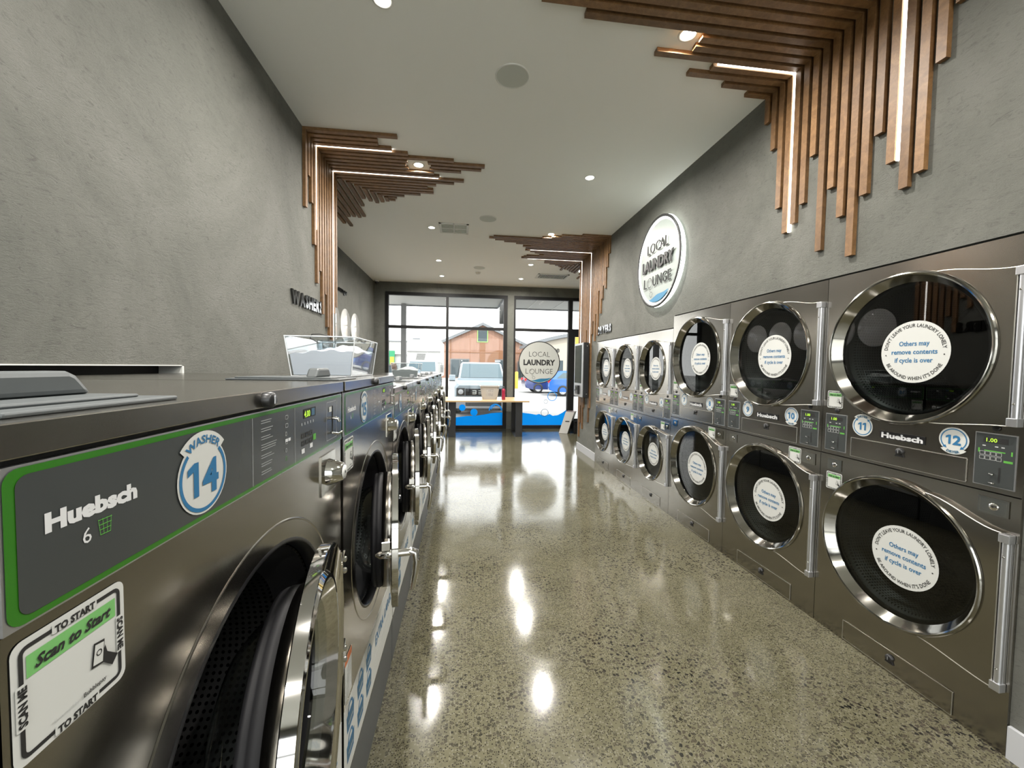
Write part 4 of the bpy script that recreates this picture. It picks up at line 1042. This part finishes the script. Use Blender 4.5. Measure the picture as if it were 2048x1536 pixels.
# ---------------------------------------------------------------- detergent boxes
def tub(name, loc, w, d, h, fl, lvl, powder, label, heap, text=None, rz=0.0):
    """clear box: w along x, d along y, walls flaring by fl, heaped powder to lvl"""
    rt = root(name, loc, rz); tag(rt, label, 'container')
    b = MB(); t = .003
    def rg(z, off=0): k = fl*z/h; return [(-w/2-k+off, -k+off, z), (w/2+k-off, -k+off, z), (w/2+k-off, d+k-off, z), (-w/2-k+off, d+k-off, z)]
    o0, o1, i0, i1 = rg(0), rg(h), rg(t, t), rg(h, t)
    b.add(o0+o1+i0+i1, [(3, 2, 1, 0), (0, 1, 5, 4), (1, 2, 6, 5), (2, 3, 7, 6), (3, 0, 4, 7), (8, 9, 10, 11), (8, 12, 13, 9), (9, 13, 14, 10), (10, 14, 15, 11), (11, 15, 12, 8)], 'acrylic')
    b.build('box', rt)
    b = MB(); k = MB()
    for z0, z1 in ((h-.003, h+.001),):
        p = rg(z0); q = rg(z0, t+.001); k.add(p+q, [(i, (i+1) % 4, (i+1) % 4+4, i+4) for i in range(4)], 'edge')
    for i in range(4):
        k.tube([o0[i], o1[i]], .0022, 'edge', 6)
    for i in range(4): k.tube([o0[i], o0[(i+1) % 4]], .0018, 'edge', 6)
    for i in range(4): k.tube([o1[i], o1[(i+1) % 4]], .0025, 'edge', 6)
    k.build('rim', rt)
    n = 14; V = []; F = []; off = .006
    for j in range(n+1):
        for i in range(n+1):
            u, v = i/n, j/n
            zz = lvl+heap(u, v); kk = fl*zz/h
            V.append((-w/2-kk+off+(w+2*kk-2*off)*u, -kk+off+(d+2*kk-2*off)*v, zz))
    for j in range(n):
        for i in range(n): F.append((j*(n+1)+i, j*(n+1)+i+1, (j+1)*(n+1)+i+1, (j+1)*(n+1)+i))
    b.add(V, F, powder, True)
    base = len(b.v)
    def side(ids):
        top = [V[i] for i in ids]; bot = []
        for x, y, z in top:
            kk = fl*z/h; fx = (x)/(w/2+kk-off)*(w/2-off); fy = off+(y+kk-off)/(d+2*kk-2*off)*(d-2*off)
            bot.append((fx, fy, .004))
        m = len(top); b.add(top+bot, [(i, i+1, i+1+m, i+m) for i in range(m-1)], powder)
    side([i for i in range(n+1)]); side([n*(n+1)+i for i in range(n+1)]); side([j*(n+1) for j in range(n+1)]); side([j*(n+1)+n for j in range(n+1)])
    b.build('powder', rt)
    return rt
M['edge'] = mat('acrylic_edge', (.75, .78, .80), .2)
tub('detergent_box', (-.543, 1.63, WBH+.003), .221, .37, .152, .018, .082, 'powder', 'big clear box of white detergent powder with a scoop, on washer 15',
    lambda u, v: .018*math.sin(u*2.4)+.040*v*math.exp(-((u-.45)**2)*6)+.004*math.sin(u*21+v*13))
# scoop (rests in the powder) and handwriting on the side
M['acrylic2'] = glassmat('scoop_plastic', (.80, .84, .86), 1.5, .08, 2.0)
rt = root('plastic_scoop', (-.553, 1.72, WBH+.118)); tag(rt, 'clear plastic scoop lying on the powder in the big detergent box', 'scoop')
b = MB(); b.lathe([(.0005, -.02), (.030, -.018), (.034, .0), (.036, .028), (.0375, .029), (.036, .0), (.033, -.02)], 0, 0, 'acrylic2', 24, axis='z')

b.build('bowl', rt)
b = MB(); b.tube([(.034, .0, .02), (.075, .005, .035), (.105, .008, .040)], [.006, .007, .008], 'acrylic2', 10); b.tube([(-.034, 0, .02), (-.06, -.01, .035), (-.05, -.02, .05), (-.02, -.02, .052), (.02, -.01, .045)], .0022, 'ink', 6); b.build('handle', rt)
hw = root('handwritten_note', (-.543+.1105+.0095, 1.81, WBH+.055), R(90)); tag(hw, 'dark handwriting on the end of the big clear detergent box', 'writing')
b = MB(); b.text('LOCAL LAUNDRY', .021, 0, .012, -.002, 'navy', bold=-.01, shear=.2, width=.15); b.text('WHITE', .024, -.03, -.032, -.002, 'navy', bold=-.01, shear=.2, width=.075); o = b.build('lettering', hw, rot=(R(-7.6), 0, 0))
tub('detergent_box', (-.548, 3.93, WSH+.003), .225, .27, .135, .018, .062, 'gpowder', 'small clear box of grey detergent powder on a lower washer',
    lambda u, v: .012*math.sin(u*3.1)+.030*v*math.sin(u*3.1)+.002*math.sin(u*21+v*13))

# ---------------------------------------------------------------- decals on the shop window
def dec(name, label, cat, parts, group=None):
    o = parts.build(name); tag(o, label, cat, group); return o
Yd = WY+.033
b = MB(); top = [(-1.745, .25), (-1.3, .30), (-.9, .22), (-.489, .235), (-.163, .283), (.10, .312), (.30, .318), (.50, .345), (.711, .385), (.981, .401)]
b.face([(-1.745, .086)]+[(.981, .086)]+[p for p in reversed(top)], Yd, 'wave')
for cx, cz, r in ((-.002, .519, .080), (.281, .405, .088)): b.disc(cx, cz, r, Yd-.0004, 'wave', 28)
b.arc(.807, .45, .135, .165, Yd-.0004, 'wave', 0, 180, 28); b.arc(.807, .45, .10, .125, Yd-.0004, 'wave', 95, 165, 14)
dec('window_wave_film', 'blue wave and bubble film along the foot of the window behind the table', 'window decal', b)
b = MB(); top = [(1.275, .405), (1.495, .395), (1.694, .369), (1.83, .345), (1.90, .365), (1.95, .345), (2.04, .318), (2.12, .345), (2.17, .362), (2.25, .318), (2.38, .335), (2.50, .400), (2.598, .47)]
b.face([(1.275, .086), (2.598, .086)]+list(reversed(top)), Yd, 'wave')
b.arc(2.042, .395, .086, .097, Yd-.0004, 'navy', 0, 360, 28); b.arc(2.066, .676, .044, .052, Yd-.0004, 'navy', 0, 360, 24); b.arc(2.226, .809, .105, .120, Yd-.0004, 'wave', 0, 360, 30)
dec('window_wave_film', 'blue wave film with thin bubbles along the foot of the window beside the door', 'window decal', b)
b = MB(); cx, cz, r = 1.887, 1.650, .522
b.disc(cx, cz, r, Yd, 'frost', 72); b.arc(cx, cz, r-.021, r, Yd-.0006, 'ink', 0, 360, 72)
logo_art(b, cx, cz, r*.985, Yd-.001, 'ink', 'signblue')
dec('window_logo_decal', 'round frosted logo decal with black lettering and a blue wave on the window', 'window decal', b)

# ---------------------------------------------------------------- outside
GZ = -.15
M['asphalt'] = mat('pale_asphalt', (.42, .41, .39), .85)
m = M['asphalt']; v = coords(m); L(m, ramp(m, noise(m, v, .35, 6, .7, 1.0), [(.3, (.17, .165, .16)), (.7, (.30, .29, .275))]), bsdf(m).inputs['Base Color'])
M['cladding'] = mat('terracotta_cladding', (.50, .30, .22), .7)
m = M['cladding']; v = coords(m, (7, 7, .3)); L(m, ramp(m, noise(m, v, 1.2, 3, .6), [(.3, (.19, .098, .066)), (.7, (.28, .165, .118))]), bsdf(m).inputs['Base Color'])
M['claddark'] = mat('brown_cladding', (.17, .075, .032), .7)
for n_m, c in (('roofgrey', (.13, .14, .15)), ('offwhite', (.34, .34, .33)), ('cream', (.32, .29, .24)), ('yellow', (.45, .29, .03)), ('poster', (.02, .20, .09)), ('soffit', (.42, .42, .40)), ('postgrey', (.12, .12, .12)), ('neon', (.22, .42, .10))): M[n_m] = mat(n_m, c, .6)
M['winout'] = mat('shopfront_glass', (.045, .06, .068), .4, spec=.25)
M['carwhite'] = mat('pale_blue_car_paint', (.27, .32, .36), .3, coat=.3); M['carblue'] = mat('bright_blue_car_paint', (.006, .085, .33), .2, coat=.8); M['carnavy'] = mat('dark_blue_car_paint', (.02, .035, .13), .2, coat=.8)
M['cglass'] = mat('car_glass', (.085, .115, .13), .5, spec=.1); M['tyre'] = mat('tyre_rubber', (.015, .015, .015), .7); M['rim'] = mat('wheel_rim', (.50, .51, .53), .4); M['tail'] = mat('tail_lamp_red', (.45, .01, .01), .3)
b = MB(); b.box(-60, 60, WY+.21, 110, GZ-.1, GZ, 'asphalt'); struct(b.build('street'))
M['bounceconc'] = mat('bounce_concrete', (.62, .61, .58), .8)  # kept pale to throw more light back indoors
b = MB(); b.box(-30, 30, -40, BACK-.21, GZ-.1, GZ, 'bounceconc'); struct(b.build('rear_bounce_ground'))  # unseen ground behind the shop, added to bounce light onto the ceiling
b = MB(); b.box(-6, 6, WY+.21, WY+1.6, GZ, -.01, 'asphalt'); struct(b.build('pavement'))
rt = root('canopy', (0, WY+.2, 3.30)); tag(rt, 'pale flat canopy over the footpath outside the left window', 'canopy')
b = MB(); b.box(-6, 1.02, 0, 2.25, .02, .16, 'soffit'); b.build('soffit', rt)
b = MB(); b.box(-6, 1.04, 2.25, 2.32, -.01, .22, 'roofgrey'); b.box(1.02, 1.06, 0, 2.25, -.01, .2, 'roofgrey'); b.build('fascia', rt)
rt = root('canopy', (0, WY+.2, 3.30)); tag(rt, 'pale canopy with panel joints over the footpath outside the door', 'canopy')
b = MB(); b.box(1.25, 6, 0, 2.25, .02, .16, 'soffit')
for x in (1.95, 2.7, 3.5): b.box(x, x+.02, 0, 2.25, .01, .02, 'white')
b.build('soffit', rt)
b = MB(); b.box(1.25, 6, 2.25, 2.32, -.01, .22, 'roofgrey'); b.build('fascia', rt)
b = MB(); b.box(1.075, 1.249, 2.02, 2.08, -.49, .31, 'postgrey'); b.build('hanging_board', rt)
b = MB(); b.box(-1.785, -1.645, 11.93, 12.07, GZ, 3.30, 'postgrey'); tag(b.build('canopy_post'), 'dark square post holding up the canopy outside', 'post')
# gabled building
rt = root('gabled_building', (2.9, 60, GZ)); tag(rt, 'terracotta-clad gabled building with a grey roof across the street', 'building')
hw_, ez, az = 8.5, 4.05, 7.85
b = MB(); b.prism([(-hw_, 0), (hw_, 0), (hw_, ez), (0, az), (-hw_, ez)], 0, 12, 'cladding')
b.box(-hw_, hw_, -.06, 0, 3.75, 3.92, 'claddark'); b.box(-.42, .42, -.05, 0, 0, 5.3, 'claddark')
for x in (-4.8, 4.8): b.box(x, x+.2, -.05, 0, 0, 6.0, 'claddark')
b.build('wall', rt)
b = MB()
for s in (-1, 1):
    b.prism([(s*(hw_+.35), ez-.25), (s*(hw_+.35), ez+.15), (0, az+.42), (0, az)] if s > 0 else [(0, az), (0, az+.42), (s*(hw_+.35), ez+.15), (s*(hw_+.35), ez-.25)], -.5, 12, 'roofgrey')
b.box(-hw_-.2, -hw_+.12, -.2, .1, 0, ez, 'roofgrey'); b.build('roof', rt)
for x0, x1, z0, z1, mm in ((-.80, .80, 5.35, 7.1, 'neon'),):
    b = MB(); b.box(x0, x1, -.10, -.04, z0, z1, mm); f_ = b.build('window', rt); b = MB(); b.box(x0+.12, x1-.12, -.12, -.10, z0+.12, z1, 'winout'); b.build('pane', f_)
for x0, x1, z0, z1 in ((-4.75, -1.9, 0.1, 2.85), (1.9, 4.6, .1, 2.85), (5.3, 6.6, .1, 2.6)):
    b = MB(); b.box(x0, x1, -.10, -.04, z0, z1, 'postgrey'); f_ = b.build('window', rt); b = MB(); b.box(x0+.15, (x0+x1)/2-.05, -.13, -.10, z0+.1, z1-.15, 'winout'); b.box((x0+x1)/2+.05, x1-.15, -.13, -.10, z0+.1, z1-.15, 'winout'); b.build('pane', f_)
b = MB(); b.arc(2.6, 2.3, .0, 1.9, -.045, 'claddark', 0, 180, 30); b.build('arch_panel', rt)
# flat-roofed building on the left
rt = root('flat_roofed_building', (-9.6, 62, GZ)); tag(rt, 'pale flat-roofed shop building left of the gabled one', 'building')
b = MB(); b.box(-16, 3.4, 0, 10, 0, 5.3, 'offwhite'); b.box(-16, 3.45, -.3, 0, 3.4, 3.6, 'soffit'); b.box(-16, 3.45, -.1, 10.1, 5.3, 5.45, 'roofgrey'); b.build('wall', rt)
b = MB(); b.box(1.7, 2.8, 3, 4, 5.45, 6.1, 'roofgrey'); b.build('rooftop_unit', rt)
b = MB(); b.box(-2.2, -.5, -.4, -.3, 1.9, 3.9, 'poster'); b.box(-1.2, -.6, -.42, -.4, 1.9, 3.0, 'yellow'); b.build('poster', rt)
b = MB(); b.box(-2.2, -.2, -.15, 0, 0, 1.7, 'winout'); b.build('window', rt)
# cream building on the right with a curved roof
rt = root('curved_roof_building', (13.4, 48, GZ)); tag(rt, 'cream building with a curved grey roof behind the blue cars', 'building')
arc_ = [(-5.2+15*i/20, 3.7+2.0*math.sin(PI*(.10+.80*i/20))) for i in range(21)]
b = MB(); b.prism([(-4.6, 0), (9.2, 0)]+[(x, z-.03) for x, z in reversed(arc_[1:-1])], 0, 10, 'cream'); b.box(-3.6, -3.2, -.3, 0, 0, 4.2, 'offwhite'); b.box(1.6, 2.0, -.3, 0, 0, 4.6, 'offwhite'); b.build('wall', rt)
b = MB(); b.prism([(x, z) for x, z in arc_]+[(x, z+.42) for x, z in reversed(arc_)], -.5, 10, 'roofgrey'); b.build('roof', rt)
b = MB(); b.text('re', .95, -2.05, 3.6, -.05, 'ink', bold=.02); b.box(-2.1, -1.7, -.05, -.03, 3.1, 3.2, 'ink'); b.build('lettering', rt)
b = MB(); b.box(-3.6, -1.2, -.05, 0, .1, 2.6, 'winout'); b.build('window', rt)
b = MB(); b.box(8.55, 10.2, 29.9, 30.0, 1.2, 3.9, 'yellow'); b.box(8.5, 10.25, 29.92, 30.05, 1.15, 1.25, 'postgrey'); b.box(9.2, 9.4, 29.92, 30.0, GZ, 1.2, 'postgrey')
tag(b.build('yellow_signboard'), 'large yellow signboard seen through the door glass', 'sign')
rt = root('bollard', (4.25, 31.5, GZ)); tag(rt, 'yellow bollard standing in the car park', 'bollard')
b = MB(); b.lathe([(.0005, 1.35), (.10, 1.33), (.13, 1.27), (.13, 0)], 0, 0, 'yellow', 20, axis='z'); b.build('post', rt)

def wheel(rt, x, y, r, w, s, spokes=10):
    b = MB(); b.lathe([(r*.62, -w/2), (r*.95, -w/2), (r, -w*.3), (r, w*.3), (r*.95, w/2), (r*.62, w/2)], x, r, 'tyre', 32)
    for i in range(len(b.v)): b.v[i] = (b.v[i][0], b.v[i][1]+y, b.v[i][2])
    o = b.build('wheel', rt)
    b = MB(); f = y+s*w*.42
    b.lathe([(r*.62, y-w*.45), (r*.66, f), (r*.58, f), (r*.56, f-s*.03)], x, r, 'rim', 32)
    b.lathe([(.0005, f-s*.04), (r*.58, f-s*.06)], x, r, 'tyre', 24)
    for k in range(spokes):
        a = 2*PI*k/spokes; c, sn = math.cos(a), math.sin(a); q = .035
        b.add([(x+c*r*.12-sn*q, f, r+sn*r*.12+c*q), (x+c*r*.12+sn*q, f, r+sn*r*.12-c*q), (x+c*r*.60+sn*q, f, r+sn*r*.60-c*q), (x+c*r*.60-sn*q, f, r+sn*r*.60+c*q)], [(0, 1, 2, 3)], 'rim')
    b.lathe([(.0005, f-s*-.004), (r*.15, f)], x, r, 'rim', 16)
    b.build('rim', o)
def side_car(name, loc, rz, paint, label, Lc=4.4, wd=1.8, ht=1.5):
    """hatchback lying along x with its tail at x=0; y is its width"""
    rt = root(name, loc, rz); tag(rt, label, 'car')
    low = [(0.05, .35), (-.02, .55), (.0, .85), (.10, 1.0), (.9, 1.02), (2.9, .98), (3.9, .82), (4.3, .68), (4.38, .45), (4.3, .28), (3.9, .22), (.4, .25)]
    roof = [(.10, 1.0), (.45, 1.34), (.80, 1.46), (1.6, ht), (2.3, 1.44), (3.1, 1.0)]
    sx = Lc/4.4
    b = MB(); n = len(low); rings = []
    for y, ins in ((-wd/2, .10), (-wd/2+.06, 0), (wd/2-.06, 0), (wd/2, .10)):
        cxm, czm = 2.2, .62
        rings.append([((cxm+(x-cxm)*(1-ins*.4))*sx, y, czm+(z-czm)*(1-ins)) for x, z in low])
    V = [p for r_ in rings for p in r_]
    F = [tuple(range(n)), tuple(range(4*n-1, 3*n-1, -1))]
    for k in range(3): F += [(k*n+i, k*n+(i+1) % n, (k+1)*n+(i+1) % n, (k+1)*n+i) for i in range(n)]
    b.add(V, F, paint)
    k = len(roof); V = []
    for y, tz in ((-wd/2+.06, 0), (wd/2-.06, 0)):
        for x, z in roof: V.append((x*sx, y*(1-.22*(z-1)/.5), z))
    b.add(V, [tuple(range(k)), tuple(range(2*k-1, k-1, -1))]+[(i, i+1, k+i+1, k+i) for i in range(k-1)], paint)
    b.build('body', rt, bevel=.03)
    b = MB()
    for s in (-1, 1):
        def P(x, z, e=.012): return (x*sx, s*((wd/2-.06)*(1-.22*(z-1)/.5)+e), z)
        b.add([P(.48, 1.06), P(1.45, 1.06), P(1.50, 1.42), P(.86, 1.38)], [(0, 1, 2, 3)], 'cglass'); b.add([P(1.55, 1.06), P(2.80, 1.06), P(2.25, 1.38), P(1.60, 1.42)], [(0, 1, 2, 3)], 'cglass')
    b.add([((x-.02)*sx, y, z+.01) for x, z, y in ((.15, 1.06, -.68), (.15, 1.06, .68), (.48, 1.35, .60), (.48, 1.35, -.60))], [(0, 1, 2, 3)], 'cglass')
    b.build('window', rt)
    for s in (-1, 1):
        b = MB(); b.box(-.03, .30, s*(wd/2-.13)-.12, s*(wd/2-.13)+.12, .80, .97, 'tail'); b.build('tail_lamp', rt)
        for x in (.85*sx, 3.45*sx):
            wheel(rt, x, s*(wd/2-.10), .33, .22, s)
side_car('parked_car', (4.05, 26.6, GZ), 0, 'carnavy', 'dark blue car with white wheels parked behind the bright blue car')
side_car('parked_car', (5.15, 24.0, GZ), R(-8), 'carblue', 'bright blue hatchback parked just outside the door')
# pale blue off-roader, nose to the window
rt = root('parked_car', (.70, 13.5, GZ)); tag(rt, 'pale blue off-road car parked nose-in behind the table', 'car')
b = MB()
def loft(b, secs, m):
    n = len(secs[0]); V = [p for s_ in secs for p in s_]; F = []
    for k in range(len(secs)-1): F += [(k*n+i, k*n+(i+1) % n, (k+1)*n+(i+1) % n, (k+1)*n+i) for i in range(n)]
    F += [tuple(range(n)), tuple(range(len(V)-1, len(V)-n-1, -1))]
    b.add(V, F, m)
def sec(y, hw, z0, z1, ch=.10): return [(-hw, y, z0), (hw, y, z0), (hw, y, z1-ch), (hw-ch, y, z1), (-hw+ch, y, z1), (-hw, y, z1-ch)]
loft(b, [sec(0.0, .90, .30, 1.02), sec(.10, .97, .28, 1.10), sec(1.35, .98, .28, 1.18), sec(1.40, .98, .28, 1.20), sec(4.5, .98, .28, 1.20), sec(4.6, .92, .32, 1.15)], 'carwhite')
loft(b, [sec(1.25, .86, 1.17, 1.24, .03), sec(1.95, .78, 1.17, 1.84, .08), sec(4.45, .80, 1.17, 1.86, .08), sec(4.6, .84, 1.17, 1.3, .03)], 'carwhite')
b.build('body', rt, bevel=.02)
b = MB(); b.add([(-.78, 1.262, 1.275), (.78, 1.262, 1.275), (.70, 1.862, 1.79), (-.70, 1.862, 1.79)], [(0, 1, 2, 3)], 'cglass'); b.build('windscreen', rt)
b = MB()
for s in (-1, 1): b.add([(s*.90, 1.7, 1.25), (s*.90, 4.3, 1.25), (s*.83, 4.2, 1.72), (s*.83, 2.1, 1.72)], [(0, 1, 2, 3)], 'cglass')
b.build('window', rt)
b = MB(); b.box(-.60, .60, -.04, .0, .70, .93, 'rubber')
for t_, x in (('TANK', 0),):
    pass
for x in (-.30, -.10, .10, .30): b.box(x-.07, x+.05, -.05, -.04, .75, .77, 'white'); b.box(x-.07, x+.05, -.05, -.04, .80, .82, 'white'); b.box(x-.07, x+.05, -.05, -.04, .86, .88, 'white'); b.box(x+.04, x+.06, -.05, -.04, .75, .88, 'white')
b.build('grille', rt)
for s in (-1, 1):
    b = MB(); b.box(s*.76-.13, s*.76+.13, -.035, .02, .70, .95, 'ink'); b.lathe([(.0005, -.05), (.07, -.05), (.085, -.036)], s*.76, .825, 'rim', 20); b.build('headlamp', rt)
    b = MB(); b.box(s*1.08-.11, s*1.08+.11, 1.35, 1.47, 1.16, 1.36, 'carwhite'); b.box(s*1.08-.11, s*1.08+.11, 1.35, 1.47, 1.13, 1.16, 'ink'); b.build('wing_mirror', rt, bevel=.02)
    b = MB(); b.tube([(s*.74, 2.0, 1.90), (s*.74, 4.3, 1.93)], .025, 'alu', 8); b.build('roof_rail', rt)
b = MB(); b.box(-.92, .92, -.14, .02, .28, .62, 'silver'); b.box(-.60, .60, -.155, -.13, .36, .48, 'ink'); b.box(-.92, .92, -.10, .02, .20, .30, 'ink'); b.build('bumper', rt, bevel=.02)
b = MB(); b.box(-.19, .19, -.165, -.14, .50, .63, 'white'); b.text('2CE1-7KM', .11, 0, .53, -.168, 'ink', bold=.02, width=.34); b.build('number_plate', rt)
for s in (-1, 1):
    for y in (.95, 3.75):
        b = MB(); b.lathe([(.24, -.12), (.37, -.12), (.39, -.08), (.39, .08), (.37, .12), (.24, .12)], s*.86, .39, 'tyre', 28, axis='x', cy=y); b.build('wheel', rt)
b = MB(); b.lathe([(.012, 1.86), (.004, 2.02)], 0, 0, 'ink', 6, axis='z', cy=3.4); b.build('aerial', rt)
# white truck on the left
rt = root('parked_truck', (-2.75, 27.5, GZ)); tag(rt, 'white truck with a high box body parked outside on the left', 'truck')
b = MB(); b.box(-1.15, 1.15, 1.5, 7.5, .9, 3.55, 'offwhite'); b.box(-1.2, 1.2, 1.4, 1.5, 2.72, 2.84, 'soffit')
for i in range(5): b.box(-.55+.02*i, .05+.02*i, 1.46, 1.5, 2.15+.09*i, 2.18+.09*i, 'postgrey')
b.build('box_body', rt)
b = MB(); loft(b, [sec(0, 1.0, .5, 1.2, .1), sec(.15, 1.05, .5, 1.3, .1), sec(.7, 1.0, .5, 2.05, .12), sec(1.5, 1.05, .5, 2.1, .1)], 'offwhite'); b.build('cab', rt, bevel=.02)
b = MB(); b.add([(-.92, .14, 1.32), (.92, .14, 1.32), (.86, .64, 1.97), (-.86, .64, 1.97)], [(0, 1, 2, 3)], 'cglass'); b.build('windscreen', rt)
for s in (-1, 1):
    b = MB(); b.box(s*1.33-.10, s*1.33+.10, .3, .4, 1.25, 1.75, 'postgrey'); b.tube([(s*1.03, .4, 1.9), (s*1.33, .36, 1.9), (s*1.33, .36, 1.7)], .02, 'postgrey', 6); b.build('wing_mirror', rt)
    b = MB(); b.lathe([(.2, -.12), (.40, -.12), (.40, .12), (.2, .12)], s*.9, .40, 'tyre', 24, axis='x', cy=.95); b.build('wheel', rt)
    b = MB(); b.lathe([(.2, -.12), (.40, -.12), (.40, .12), (.2, .12)], s*.9, .40, 'tyre', 24, axis='x', cy=6.0); b.build('wheel', rt)
